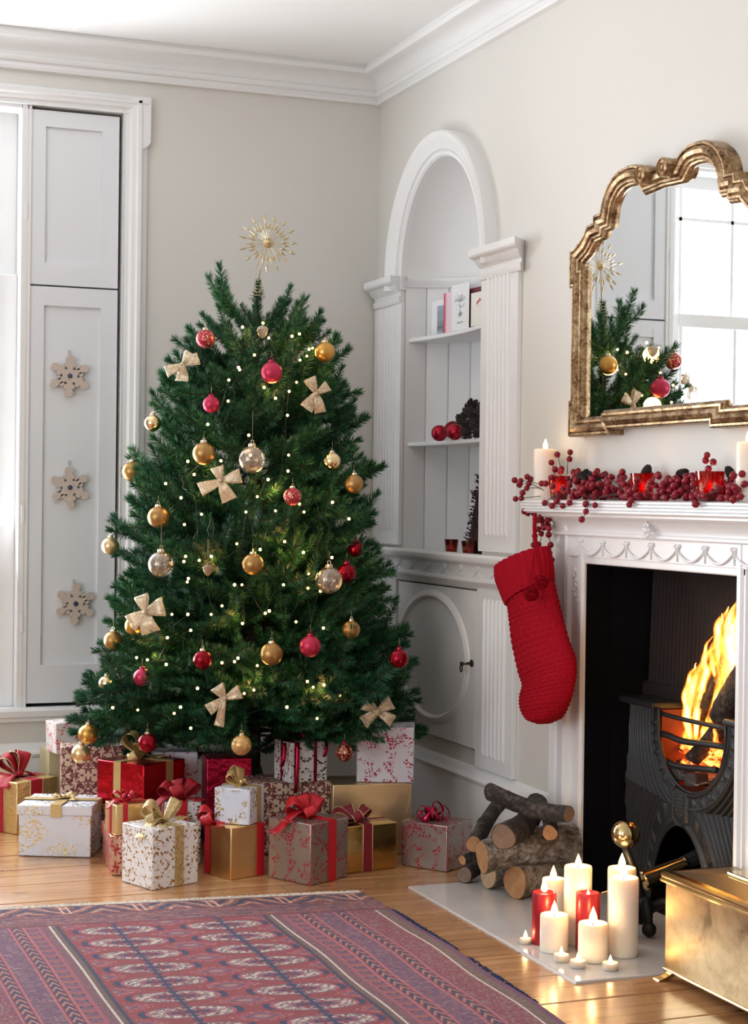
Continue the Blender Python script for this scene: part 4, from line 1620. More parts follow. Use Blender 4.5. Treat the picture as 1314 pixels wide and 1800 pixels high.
MB_['redpat'] = swirl_mat('red_bauble_with_gold_swirls', (.42, .012, .045))
MB_['dredpat'] = swirl_mat('dark_red_bauble_with_glitter', (.20, .004, .012))
MB_['goldpat'] = swirl_mat('gold_bauble_with_glitter', (.62, .36, .12))
BALLD, CAPD, LOOPD = {}, {}, {}
base_ball = MB().ball((0, 0, 0), 1, 32, 20)
for k, m in MB_.items(): BALLD[k] = data_of(base_ball, 'ball', m, 180)
capm = MB().lathe([(.30, .93), (.31, .99), (.29, 1.0), (.28, 1.16), (.22, 1.2), (.0, 1.2)], 16)
capm.tube([(.0, .12 * cos(t), 1.30 + .13 * sin(t)) for t in np.linspace(0, 2 * pi, 13)[:-1]], .028, 6, closed=True)
CAPG = data_of(capm, 'cap', M_cap, 40)
CAPR = data_of(capm, 'cap', plain('red_metal_cap', (.42, .02, .06), .25, .8), 40)


def bauble(px, py, rpx, kind, label, k=1.04, off=None, string=.02, redcap=False, P=None, depth=None):
    if P is None:
        P = atD(px, py, depth) if depth else (front(px, py, k) if off is None else atD(px, py, TD + off))
    r = rpx * depth_of(P) / FPX
    th = thing('bauble', label, 'bauble', P, random.uniform(0, 6), 'baubles on the tree')
    put('ball', BALLD[kind], th, sc=r)
    put('cap', CAPR if redcap else CAPG, th, sc=r)
    if string:
        h = r * 1.40
        MB().tube([(0, 0, h), (.001, .0, h + string * .5), (0, 0, h + string)], .0006, 4).build('string', M_thread, th, smooth=180)
    return th


bauble(361, 596, 17, 'redpat', 'red bauble with gold swirls at the upper edge facing the window', off=-.20)
bauble(477, 655, 19, 'pink', 'raspberry matte bauble below the acorn, high on the tree', redcap=True)
bauble(571, 619, 18, 'gold', 'orange gold bauble on the upper edge facing the alcove', off=-.22)
bauble(371, 711, 15, 'pink', 'raspberry bauble half hidden by needles, above the bronze one', k=1.0, redcap=True)
bauble(268, 744, 15, 'shiny', 'shiny gold bauble at the upper outer edge beside the shutter', off=-.20)
bauble(358, 797, 20, 'bronze', 'bronze satin bauble just above the pale gauze bow at mid height', k=1.06)
bauble(443, 808, 24, 'clear', 'clear glitter bauble on a long thread in the middle of the tree', k=1.06, string=.09)
bauble(232, 829, 18, 'bronze', 'bronze bauble hanging free in front of the window architrave', off=-.05)
bauble(583, 811, 16, 'shiny', 'small mirror-bright gold bauble above the bronze one by the alcove side', k=1.04)
bauble(622, 851, 17, 'bronze', 'bronze bauble on the outer edge, nearest the two lower alcove shelves', off=-.30)
bauble(514, 873, 16, 'redpat', 'red bauble with pale swirls and checks at mid height', k=1.05)
bauble(278, 909, 19, 'bronze', 'copper bauble partly covered by a needle spray, above the glitter bauble', k=.98)
bauble(194, 960, 16, 'pale', 'pale gold satin bauble hanging free before the shutter', off=-.05, string=.045)
bauble(283, 992, 23, 'clear', 'clear glitter bauble on a long thread near the window side', k=1.05, string=.07)
bauble(444, 992, 19, 'bronze', 'bronze bauble in the very centre of the tree', k=1.05)
bauble(578, 1020, 24, 'clear', 'clear glitter bauble touching a red one at the alcove side', k=1.07, string=.03)
bauble(609, 1007, 17, 'dred', 'dark red bauble tucked behind the clear glitter one', k=.96, redcap=True)
bauble(625, 965, 14, 'dred', 'dark red bauble peeping out under a branch, above the glitter one', off=-.14, redcap=True)
bauble(617, 1107, 16, 'bronze', 'bronze bauble beside the longest branch towards the alcove', k=1.02)
bauble(199, 1126, 17, 'bronze', 'bronze bauble before the architrave, low on the window side', off=-.16)
bauble(236, 1100, 17, 'gold', 'gold bauble behind the large gauze bow on the window side', k=.93)
bauble(356, 1160, 17, 'dred', 'deep red bauble in the lower half, alone among needles', k=1.05)
bauble(545, 1136, 19, 'pink', 'glossy raspberry bauble to the alcove side of the low bronze one', k=1.05, redcap=True)
bauble(477, 1150, 20, 'bronze', 'bronze bauble next to the glossy raspberry one in the lower half', k=1.06)
bauble(701, 1158, 17, 'dred', 'dark red bauble hanging free before the oval cupboard door', off=-.54, redcap=True)
bauble(250, 1191, 16, 'pink', 'raspberry bauble near the lowest fairy lights on the window side', k=1.0, redcap=True)
bauble(188, 1202, 15, 'shiny', 'shiny gold bauble low at the window edge of the tree', off=-.28)
bauble(142, 1325, 17, 'pale', 'pale gold bauble hanging before the damask gift bag', off=-.32)
bauble(155, 1291, 18, 'gold', 'orange gold bauble half hidden above the damask gift bag', off=-.26)
bauble(259, 1306, 17, 'dred', 'dark red bauble hanging above the bow of the red foil parcel', k=1.04)
bauble(424, 1310, 18, 'goldpat', 'gold glitter bauble hanging above the metallic red parcel', k=1.05)
bauble(605, 1323, 16, 'dredpat', 'dark red patterned bauble beside the berry print parcel', k=.97, redcap=True)

# acorns
for px, py, sc_, lab, col, st in ((461, 581, 10.5, 'cream acorn ornament hanging under the tree tip', (.62, .52, .38), .05), (365, 1000, 9.5, 'glittery brown acorn ornament on a long thread at mid height', (.36, .27, .17), .07)):
    P = front(px, py, 1.08)
    r = sc_ * depth_of(P) / FPX
    th = thing('acorn_ornament', lab, 'ornament', P)
    m1 = plain('acorn_nut', col, .4, .3, var=.2, vscale=40)
    m2 = plain('acorn_cup', tuple(c * .9 for c in col), .55, .3, bump=.8, bscale=700, bdist=.002)
    MB().lathe([(0, -1.35 * r), (.2 * r, -1.28 * r), (.55 * r, -.95 * r), (.85 * r, -.4 * r), (.9 * r, .1 * r)], 20).build('nut', m1, th, smooth=180)
    MB().lathe([(.85 * r, -.02 * r), (1.02 * r, .05 * r), (1.0 * r, .3 * r), (.7 * r, .62 * r), (.2 * r, .78 * r), (.1 * r, .8 * r), (.08 * r, 1.2 * r), (0, 1.2 * r)], 20).build('cup', m2, th, smooth=40)
    MB().tube([(0, 0, 1.1 * r), (0, 0, 1.1 * r + st)], .0008, 4).build('string', M_thread, th, smooth=180)


# ------------------------------------------------------------------ bows
def gauze(name, col, a):
    g = G(name)
    p = g.obj()
    n = g.noise(p, 70., 3, .6, dist=2.)
    tr = g.n('ShaderNodeBsdfTransparent')
    tl = g.n('ShaderNodeBsdfTranslucent')
    tl.inputs[0].default_value = (*col, 1)
    g.set(g.mix(g.step(n, .45, .6), col, tuple(min(1, c * 1.35) for c in col)), .4, .45)
    mx0 = g.n('ShaderNodeMixShader'); mx0.inputs[0].default_value = .3
    g.lk(g.b.outputs[0], mx0.inputs[1]); g.lk(tl.outputs[0], mx0.inputs[2])
    mx = g.n('ShaderNodeMixShader')
    g.lk(g.m('MULTIPLY_ADD', g.step(n, .40, .55), .30, a), mx.inputs[0])
    g.lk(tr.outputs[0], mx.inputs[1]); g.lk(mx0.outputs[0], mx.inputs[2])
    g.lk(mx.outputs[0], g.out.inputs[0])
    return g.mat


M_gauze = gauze('gold_gauze_ribbon', (.72, .60, .43), .66)


def loop_strip(ang, L, Wd, H=.35, close=True, elev_=0., n=16, w0=.25, twist=0., tailw=1.0, droop=0.):
    """one loop (close) or one tail of a bow in the local xy plane, z towards the viewer"""
    rows = []
    d = np.array([cos(ang), sin(ang), 0])
    s = np.array([-sin(ang), cos(ang), 0])
    for i in range(n + 1):
        t = i / n
        if close:
            x = L * sin(pi * t) ** .8
            z = L * H * sin(2 * pi * t) * .5 + elev_ * x
            w = Wd * (w0 + (1 - w0) * sin(pi * t) ** .7)
        else:
            x = L * t
            z = L * .12 * sin(pi * t * 1.5 + twist) + elev_ * x - droop * t * t * L
            w = Wd * (w0 + (tailw - w0) * t ** .6)
        c = d * x + np.array([0, 0, z])
        rows.append([c + s * w * (j / 4 - .5) + np.array([0, 0, .06 * Wd * sin(j * 2.3 + 3 * t + twist)]) for j in range(5)])
    return rows


def solid(o, th=.0006):
    m = o.modifiers.new('solid', 'SOLIDIFY')
    m.thickness = th; m.offset = 0
    return o


def facing(o, P, tilt=0., roll=0.):
    """turn a flat ornament's z towards the room's middle, where the tree's outside looks"""
    d = np.array([P[0] - TX, P[1] - TY, 0.]) * .6 - np.array([_F[0], _F[1], 0]) * .35
    d = d / np.linalg.norm(d)
    d[2] = tilt
    d = d / np.linalg.norm(d)
    x = np.cross([0, 0, 1.], d); x /= np.linalg.norm(x)
    y = np.cross(d, x)
    M = Matrix(((x[0], y[0], d[0]), (x[1], y[1], d[1]), (x[2], y[2], d[2]))).to_4x4() @ Matrix.Rotation(roll, 4, 'Z')
    o.rotation_euler = M.to_euler()


def tree_bow(px, py, scale, angs, label, roll=0., k=1.06, off=None):
    P = front(px, py, k) if off is None else atD(px, py, TD + off)
    u = depth_of(P) / FPX * scale
    th = thing('gauze_bow', label, 'bow', P, group='gold gauze bows on the tree')
    facing(th, P, .1, roll)
    for a, L, w in angs[0]:
        solid(MB().grid(loop_strip(radians(a), L * u, w * u, .35)).build('loop', M_gauze, th, smooth=180))
    for a, L, w in angs[1]:
        solid(MB().grid(loop_strip(radians(a), L * u, w * u, close=False, twist=a)).build('tail', M_gauze, th, smooth=180))
    MB().ball((0, 0, .004), 4.2 * u, 10, 7, sc=(1.1, .9, .9)).build('knot', M_gauze, th, smooth=180)


tree_bow(322, 640, 1., [[(60, 24, 20), (20, 30, 22)], [(205, 34, 22), (265, 30, 26)]], 'gauze bow pierced by a green tip, highest on the window side', off=-.22)
tree_bow(556, 692, 1., [[(115, 30, 22), (35, 26, 20)], [(235, 34, 26), (282, 34, 22)]], 'gauze bow high on the tree towards the alcove')
tree_bow(388, 845, 1., [[(108, 26, 24), (15, 36, 26)], [(205, 40, 26), (295, 38, 28)]], 'pale gauze bow below the bronze bauble at mid height')
tree_bow(256, 1076, 1.05, [[(110, 30, 26), (18, 34, 34)], [(218, 34, 32), (288, 36, 34)]], 'large gauze bow in front of a gold bauble on the window side')
tree_bow(395, 1228, 1., [[(125, 26, 26), (25, 30, 26)], [(215, 36, 22), (258, 50, 18)]], 'gauze bow with one long tail, low in the middle of the tree')
tree_bow(664, 1250, 1., [[(150, 30, 26), (30, 30, 26)], [(215, 34, 24), (325, 34, 24)]], 'gauze bow lying on the berry print parcel under the branches', off=-.44)

# ================================================================== wrapped parcels
GOLD, RED, BURG = (.62, .42, .16), (.55, .012, .03), (.16, .008, .022)


def leafmask(g, uv, scale, a, b, drop):
    v = g.vor(uv, scale)
    d = g.xyz(g.vm('SUBTRACT', uv, v['Position']))
    c = g.xyz(v['Color'])
    an = g.m('MULTIPLY', c[0], 6.283)
    cs, sn = g.m('COSINE', an), g.m('SINE', an)
    dx = g.m('ADD', g.m('MULTIPLY', d[0], cs), g.m('MULTIPLY', d[1], sn))
    dy = g.m('SUBTRACT', g.m('MULTIPLY', d[1], cs), g.m('MULTIPLY', d[0], sn))
    q = g.m('ADD', g.m('MULTIPLY', g.m('ABSOLUTE', dy), 1 / b), g.m('POWER', g.m('MULTIPLY', g.m('ABSOLUTE', dx), 1 / a), 2.))
    return g.m('MULTIPLY', g.step(q, 1.05, .9), g.step(c[1], drop, drop + .02))


def dotmask(g, uv, scale, r, drop):
    v = g.vor(uv, scale)
    d = g.vm('LENGTH', g.vm('SUBTRACT', uv, v['Position']))
    return g.m('MULTIPLY', g.step(d, r, r * .85), g.step(g.xyz(v['Color'])[1], drop, drop + .02))


def wrap(name, base, pcol, kind, metal=0., rough=.3, pmetal=.8, crumple=.25, cs=14.):
    g = G(name)
    uv = g.uv()
    if kind == 'plain':
        f = None
    elif kind == 'holly':
        n = g.noise(uv, 30., 1.)
        c = g.m('ABSOLUTE', g.m('SUBTRACT', n, .5))
        line = g.step(c, .006, .003)
        near = g.step(c, .085, .06)
        f = g.m('MAXIMUM', g.m('MULTIPLY', leafmask(g, uv, 84., .0064, .0030, .30), near), g.m('MULTIPLY', dotmask(g, g.vm('ADD', uv, (.37, .11, 0)), 120., .0018, .6), near))
        f = g.m('MAXIMUM', f, g.m('MULTIPLY', line, .8))
    elif kind == 'berry':
        n = g.noise(uv, 17., 1.5, .5)
        c = g.m('ABSOLUTE', g.m('SUBTRACT', n, .5))
        line = g.step(c, .0045, .002)
        near = g.step(c, .065, .045)
        f = g.m('MAXIMUM', g.m('MULTIPLY', dotmask(g, uv, 100., .0036, .42), near), line)
        f = g.m('MAXIMUM', f, g.m('MULTIPLY', dotmask(g, g.vm('ADD', uv, (.21, .43, 0)), 150., .0024, .6), near))
    elif kind == 'damask':
        x = g.xyz(uv)
        u = g.m('MULTIPLY', x[0], 1 / .085)
        row = g.m('FLOOR', u)
        v = g.m('ADD', g.m('MULTIPLY', x[1], 1 / .10), g.m('MULTIPLY', row, .5))
        uu = g.m('ABSOLUTE', g.m('SUBTRACT', g.m('FRACT', u), .5))
        vv = g.m('FRACT', v)
        n = g.noise(g.cxyz(g.m('MULTIPLY', uu, 1.), g.m('MULTIPLY', g.m('ABSOLUTE', g.m('SUBTRACT', vv, .5)), 1.1), 2.3), 7.0, 1.2, .5, dist=.7)
        f = g.step(n, .465, .485)
        br = g.m('ABSOLUTE', g.m('SUBTRACT', n, .58))
        f = g.m('MULTIPLY', f, g.m('SUBTRACT', 1., g.step(br, .012, .006)))
    elif kind == 'filigree':
        n = g.noise(uv, 26., 2., .5, dist=1.4)
        c = g.m('ABSOLUTE', g.m('SUBTRACT', n, .5))
        big = g.step(g.noise(uv, 9., 1.), .46, .56)
        f = g.m('MULTIPLY', g.m('MAXIMUM', g.step(c, .022, .010), g.m('MULTIPLY', leafmask(g, uv, 120., .0058, .0024, .35), g.step(c, .12, .10))), big)
    elif kind == 'sprigs':
        n = g.noise(uv, 34., 1.)
        c = g.m('ABSOLUTE', g.m('SUBTRACT', n, .5))
        big = g.step(g.noise(uv, 14., 1.), .50, .56)
        f = g.m('MULTIPLY', g.m('MAXIMUM', leafmask(g, uv, 105., .0055, .0028, .2), g.step(c, .012, .006)), big)
    elif kind == 'emboss':
        n = g.noise(uv, 38., 3., .5, dist=2.)
        f = None
        g.bump(n, .9, .004)
    if f is not None:
        col = g.mix(f, base, pcol)
        g.set(col, g.m('MULTIPLY_ADD', f, .22 - rough, rough) if pmetal else rough, g.m('MULTIPLY_ADD', f, pmetal - metal, metal))
    else:
        g.set(base, rough, metal)
    if kind != 'emboss' and crumple:
        cr = g.noise(g.obj(), cs, 3, .5)
        g.bump(cr, crumple, .012)
    return g.mat


W_holly = wrap('white_paper_gold_holly', (.80, .80, .82), (.50, .30, .10), 'holly', rough=.35, crumple=.10)
W_hollyd = wrap('white_paper_dark_holly', (.74, .73, .73), (.16, .09, .045), 'holly', rough=.35, crumple=.10)
W_fil = wrap('white_paper_gold_filigree', (.74, .78, .87), (.50, .36, .14), 'filigree', rough=.35, crumple=.10)
W_sprig = wrap('white_paper_gold_sprigs', (.72, .77, .88), (.46, .32, .12), 'sprigs', rough=.35, crumple=.10)
W_dam = wrap('cream_and_burgundy_damask_paper', (.66, .53, .40), (.15, .012, .028), 'damask', rough=.5, pmetal=.0, crumple=.06)
W_reddam = wrap('red_and_gold_damask_paper', (.42, .02, .035), (.62, .44, .28), 'damask', rough=.4, pmetal=.5, crumple=.06)
W_silver = wrap('silver_paper_red_berries', (.40, .35, .32), (.50, .02, .05), 'berry', metal=.75, rough=.32, pmetal=.5, crumple=.18)
W_wberry = wrap('pearl_white_paper_red_berries', (.76, .76, .82), (.46, .02, .07), 'berry', metal=.2, rough=.25, pmetal=.6, crumple=.22)
W_pinkb = wrap('white_paper_coral_berries', (.74, .70, .68), (.66, .10, .10), 'berry', metal=.0, rough=.4, pmetal=.1, crumple=.12)
W_gold = wrap('plain_gold_foil', (.84, .60, .29), None, 'plain', 1., .32, crumple=.35)
W_goldm = wrap('satin_gold_foil', (.72, .57, .34), None, 'plain', .9, .38, crumple=.22)
W_goldshine = wrap('mirror_gold_foil', (.72, .50, .20), None, 'plain', 1., .16, crumple=.12)
W_goldemb = wrap('embossed_gold_paper', (.86, .64, .28), None, 'emboss', .85, .32)
W_red = wrap('red_foil', (.56, .012, .025), None, 'plain', .9, .20, crumple=.55)
W_redm = wrap('metallic_crimson_paper', (.52, .012, .06), None, 'plain', .85, .30, crumple=.5, cs=45.)
W_yellow = wrap('pale_yellow_card', (.66, .58, .34), None, 'plain', 0., .5, crumple=.05)


def ribbon_mat(name, col, rough=.4, sheen=.3, metal=0.):
    return plain(name, col, rough, metal, var=.12, vscale=90)


R_gold = ribbon_mat('gold_satin_ribbon', (.60, .43, .18), .35, .1, .35)
R_sheer = gauze('sheer_gold_ribbon', (.66, .52, .27), .78)
R_red = ribbon_mat('bright_red_ribbon', (.52, .010, .022), .45)
R_velvet = ribbon_mat('red_velvet_ribbon', (.40, .006, .018), .6, .5)
R_edge = ribbon_mat('pale_gold_ribbon_edge', (.72, .58, .38), .35, .1, .4)
R_burg = ribbon_mat('burgundy_velvet_ribbon', (.22, .008, .022), .55, .4)
R_foil = ribbon_mat('crimson_foil_ribbon', (.42, .010, .05), .22, 0., .8)
M_bead = plain('pearl_gold_bead', (.72, .56, .26), .22, .8)
M_rbead = plain('red_berry_bead', (.42, .010, .03), .25, .3)


def boxmesh(w, d, h, name, mat, parent, z0=0., bevel=.003, ox=None):
    a, b = w / 2, d / 2
    o = ox if ox is not None else random.uniform(0, 3)
    V = [(-a, -b, z0), (a, -b, z0), (a, b, z0), (-a, b, z0), (-a, -b, z0 + h), (a, -b, z0 + h), (a, b, z0 + h), (-a, b, z0 + h)]
    Fc = [((0, 3, 2, 1), 't'), ((4, 5, 6, 7), 't'), ((0, 1, 5, 4), 'y'), ((1, 2, 6, 5), 'x'), ((2, 3, 7, 6), 'y'), ((3, 0, 4, 7), 'x')]
    mb = MB()
    uvs = []
    for q, k in Fc:
        uvs.append([(o + V[i][0], V[i][1]) if k == 't' else ((o + 1 + V[i][0], V[i][2]) if k == 'y' else (o + 2 + V[i][1], V[i][2])) for i in q])
    mb.add(V, [q for q, _ in Fc], 0, uvs)
    return mb.build(name, mat, parent, smooth=30, bevel=bevel)


class Gift:
    pass


def gift_at(P, rz, w, d, h, label, mat, name='gift_box', lid=None, tilt=None):
    """P: near bottom corner; x to the viewer's right along the right-hand face, y away along the left-hand face"""
    ca, sa = cos(rz), sin(rz)
    c = np.array(P) + np.array([ca * w / 2 - sa * d / 2, sa * w / 2 + ca * d / 2, 0])
    gft = Gift()
    gft.t = thing(name, label, 'gift', c + np.array([0, 0, .0008]), rz, 'wrapped presents under the tree')
    gft.w, gft.d, gft.h = w, d, h
    boxmesh(w, d, h, 'wrapping', mat, gft.t)
    if lid: boxmesh(w + .008, d + .008, lid, 'lid', mat, gft.t, z0=h - lid + .002)
    return gft


def gift_px(N, L, R, T, z0, label, mat, **kw):
    n, l, r = atZ(*N, z0), atZ(*L, z0), atZ(*R, z0)
    a, b = (l - n)[:2], (r - n)[:2]
    a1 = atan2(b[1], b[0]); a2 = atan2(a[1], a[0]) - pi / 2
    a2 = a1 + ((a2 - a1 + pi) % (2 * pi) - pi)
    wa, wb = np.hypot(*b), np.hypot(*a)
    rz = (a1 * wa + a2 * wb) / (wa + wb)
    h = (N[1] - T[1]) * depth_of(n) / FPX
    return gift_at(n, rz, wa, wb, h, label, mat, **kw)


def gift_front(LB, RB, top, d, z0, label, mat, **kw):
    l, r = atZ(*LB, z0), atZ(*RB, z0)
    b = (r - l)[:2]
    h = (RB[1] - top) * depth_of(r) / FPX
    return gift_at(l, atan2(b[1], b[0]), np.hypot(*b), d, h, label, mat, **kw)


def band(g_, axis, off, width, mat, e=.0014, edge=None, name='ribbon', z0=.001):
    """a ribbon round the parcel: axis 'x' runs over the two x faces and the top, 'y' over the two y faces"""
    half = (g_.w if axis == 'x' else g_.d) / 2
    rect = [(-half - e, z0), (-half - e, (g_.h + z0) * .5), (-half - e, g_.h + e), (-half * .5, g_.h + e), (half * .5, g_.h + e), (half + e, g_.h + e), (half + e, (g_.h + z0) * .5), (half + e, z0)]
    rows = []
    for p, z in rect:
        row = []
        for s in (-.5, .5):
            q = off + s * width
            row.append((p, q, z) if axis == 'x' else (q, p, z))
        rows.append(row)
    o = solid(MB().grid(rows).build(name, mat, g_.t, smooth=0), .0012)
    if edge is not None:
        for s in (-.5, .5):
            q = off + s * width
            MB().tube([(p, q, z) if axis == 'x' else (q, p, z) for p, z in rect], .0014, 5).build('ribbon_edge', edge, o, smooth=180)
    return o


def gbow(g_, pos, mat, loops, tails, knot=.008, tiltx=0., beads=None, edge=None, name='bow'):
    """bow on top of a parcel; loops: (degrees, length, width, elevation), tails: (degrees, length, width)"""
    b = bpy.data.objects.new(name, None)
    COL.objects.link(b)
    b.parent = g_.t
    b.location = pos
    for a, L, w, el in loops:
        rows = loop_strip(0, L, w, .55, w0=.35, twist=a, n=20)
        M = Matrix.Rotation(radians(a), 4, 'Z') @ Matrix.Rotation(-radians(el), 4, 'Y') @ Matrix.Rotation(radians(28 * (1 if a % 180 < 90 else -1)), 4, 'X')
        mb = MB().grid(rows)
        o = solid(mb.xform(M).build('loop', mat, b, smooth=180), .001)
        if edge:
            for c in (0, -1):
                mb = MB().tube([r[c] for r in rows], .0013, 5)
                mb.xform(M).build('loop_edge', edge, o if False else b, smooth=180)
    for a, L, w in tails:
        rows = loop_strip(0, L, w, close=False, twist=a, elev_=.10, droop=.25, w0=.5)
        M = Matrix.Rotation(radians(a), 4, 'Z')
        solid(MB().grid(rows).xform(M).build('tail', mat, b, smooth=180), .001)
    MB().ball((0, 0, knot * .6), knot, 12, 8, sc=(1.1, 1, .9)).build('knot', mat, b, smooth=180)
    if beads:
        for k in range(3):
            MB().ball((.011 * cos(2.1 * k + 3.6), .011 * sin(2.1 * k + 3.6) - .004, .013), .0075, 12, 8).build('bead', beads, b, smooth=180)
    return b


def flap(g_, face, pts, mat):
    """a folded paper flap lying on a face; pts in (along, z)"""
    e = .0016
    mb = MB()
    if face == 'y':
        V = [(u, -g_.d / 2 - e, z) for u, z in pts]; V2 = [(u, -g_.d / 2 + .001, z) for u, z in pts]
    else:
        V = [(-g_.w / 2 - e, u, z) for u, z in pts]; V2 = [(-g_.w / 2 + .001, u, z) for u, z in pts]
    n = len(pts)
    uv = [(p[0] + 5, p[1]) for p in pts]
    mb.add(V + V2, [tuple(range(n))] + [(i, (i + 1) % n, n + (i + 1) % n, n + i) for i in range(n)], 0, [uv] + [[(0, 0)] * 4] * n)
    return mb.build('paper_flap', mat, g_.t, smooth=0)


# white cube with gold holly, right in front
q = gift_px((267, 1566), (204, 1551), (354, 1554), (267, 1460), 0, 'white cube parcel with gold holly print and sheer gold bow, frontmost of all', W_holly)
band(q, 'y', .012, .030, R_sheer)
gbow(q, (.012, -.002, q.h + .003), R_sheer, [(150, .075, .040, 42), (20, .080, .036, 40), (185, .060, .034, 20)], [(10, .10, .034), (195, .11, .036), (230, .07, .03)])
# white filigree box with lid
q = gift_front((32, 1505), (159, 1508), 1419, .20, 0, 'white lidded box with gold scroll print and a flat gold ribbon cross', W_fil, lid=.030)
band(q, 'y', .005, .034, R_gold, .006, z0=q.h - .032); band(q, 'x', .0, .034, R_gold, .006, z0=q.h - .032)
gbow(q, (.005, 0, q.h + .008), R_gold, [(40, .035, .018, 15), (215, .035, .018, 15)], [(330, .05, .018), (130, .05, .018)], .007)
flap(q, 'y', [(-q.w / 2 + .003, .003), (0, q.h * .52), (q.w / 2 - .003, .003)], W_fil)
# gold embossed parcel with red velvet ribbon at the frame's edge
q = gift_px((29, 1468), (-70, 1452), (106, 1455), (29, 1377), 0, 'embossed gold parcel with gold-edged red velvet bow, under the window', W_goldemb)
band(q, 'x', -q.d / 2 + .085, .052, R_velvet, edge=R_edge); band(q, 'y', -.005, .052, R_velvet, edge=R_edge)
gbow(q, (-.005, -q.d / 2 + .085, q.h + .004), R_velvet, [(140, .085, .05, 52), (35, .09, .055, 50), (80, .08, .05, 70)], [(200, .11, .05), (340, .10, .05)], .014, edge=R_edge)
# damask gift bag
bagP = atZ(106, 1474, 0)
q = gift_front((106, 1474), (238, 1470), 1311, .10, 0, 'cream gift bag with burgundy damask print and white cord handle', W_dam, name='gift_bag')
M_cord = plain('white_cord', (.75, .73, .70), .6)
for yy_ in (-.05, .05):
    MB().tube([(-.045, yy_, q.h - .03), (-.045, yy_, q.h), (-.02, yy_, q.h + .028), (.01, yy_, q.h + .033), (.035, yy_, q.h + .02), (.05, yy_, q.h - .03)], .003, 6).build('handle', M_cord, q.t, smooth=180)
# box under the red foil parcel, then the red foil parcel
q = gift_px((247, 1505), (172, 1488), (318, 1490), (247, 1426), 0, 'burgundy and cream damask box under the red foil parcel', W_dam)
zt_ = q.h + .001
q = gift_px((252, 1424), (177, 1410), (317, 1408), (252, 1346), zt_, 'shiny red foil parcel with tan gold ribbon and bow', W_red)
band(q, 'x', .012, .030, R_gold); band(q, 'y', .022, .032, R_gold)
gbow(q, (.01, .012, q.h + .004), R_gold, [(130, .085, .042, 62), (60, .05, .034, 30), (195, .06, .03, 8)], [(330, .085, .032), (20, .08, .03), (190, .08, .03)], .011)
flap(q, 'x', [(-q.d / 2 + .002, .004), (0, q.h * .5), (q.d / 2 - .002, .004)], W_red)
flap(q, 'x', [(-q.d / 2 + .002, q.h - .004), (0, q.h * .5 + .004), (q.d / 2 - .002, q.h - .004)], W_red)
# red damask lidded box low behind the white cube, small gold parcel on it
q = gift_at(atZ(196, 1540, 0), radians(-6), .16, .25, .112, 'red and gold damask lidded box beside the white holly cube', W_reddam, lid=.035)
zt_ = q.h + .004
q = gift_at(np.array([*atZ(203, 1470, zt_)[:2], zt_]), radians(8), .115, .09, .088, 'small gold foil parcel with thin red ribbon and red berry beads', W_gold)
band(q, 'y', -.028, .014, R_red); band(q, 'x', 0, .014, R_red)
gbow(q, (-.010, 0, q.h + .003), R_red, [(150, .045, .016, 30), (20, .04, .016, 30), (80, .035, .014, 45)], [(200, .07, .014), (340, .06, .014)], .006, beads=M_rbead)
# pale yellow box, coral berry parcel on top
q = gift_front((84, 1446), (170, 1440), 1316, .12, 0, 'plain pale yellow box behind the damask gift bag', W_yellow)
zt_ = q.h + .001
q2 = gift_front((99, 1327), (172, 1322), 1268, .10, zt_, 'white parcel with coral berry print under the lowest window-side branch', W_pinkb)
q2.t.rotation_euler = (0, radians(-2.0), q2.t.rotation_euler.z)
q2.t.location.z += .003
# silver berry parcel behind the red foil one
q = gift_front((268, 1478), (346, 1476), 1322, .10, 0, 'pearl white parcel with berry print behind the red foil one', W_wberry)
# holly parcel with big red ribbon
q = gift_front((289, 1521), (352, 1519), 1410, .12, 0, 'holly print parcel with wide red ribbon, mostly behind the white cube', W_hollyd)
band(q, 'y', -.005, .036, R_red); band(q, 'x', 0, .036, R_red)
gbow(q, (-.005, -.01, q.h + .004), R_velvet, [(160, .07, .045, 30), (25, .07, .045, 38), (90, .06, .04, 60), (250, .06, .04, 40)], [(330, .08, .04), (200, .08, .04)], .012)
# crimson metallic parcel
q = gift_front((362, 1491), (441, 1488), 1332, .11, 0, 'metallic crimson parcel in the shade under the gold glitter bauble', W_redm)
# gold foil parcel with the small white one on top
q = gift_px((405, 1548), (354, 1535), (467, 1539), (407, 1456), 0, 'large gold foil parcel with red ribbon edges carrying a small white parcel', W_gold)
band(q, 'y', q.w / 2 - .014, .026, R_red); band(q, 'x', q.d / 2 - .016, .026, R_red)
gbow(q, (-q.w / 2 + .03, q.d / 2 - .02, q.h + .003), R_red, [(150, .06, .04, 30), (200, .06, .04, 12)], [(235, .08, .04), (250, .06, .035)], .010)
flap(q, 'x', [(-q.d / 2 + .002, .003), (-q.d / 2 + .002, q.h - .003), (.0, q.h * .45)], W_gold)
zt_ = q.h + .001
q = gift_px((437, 1452), (375, 1447), (466, 1441), (437, 1389), zt_, 'small white parcel with gold sprig print and gold bow on top of the gold one', W_sprig)
band(q, 'y', .012, .024, R_gold)
gbow(q, (-.008, -.004, q.h + .003), R_gold, [(130, .05, .034, 45), (40, .062, .036, 45)], [(190, .05, .026), (340, .05, .026)], .007, beads=M_bead)
flap(q, 'y', [(-q.w / 2 + .002, .003), (-q.w / 2 + .002, q.h - .003), (-q.w / 2 + .028, q.h * .5)], W_sprig)
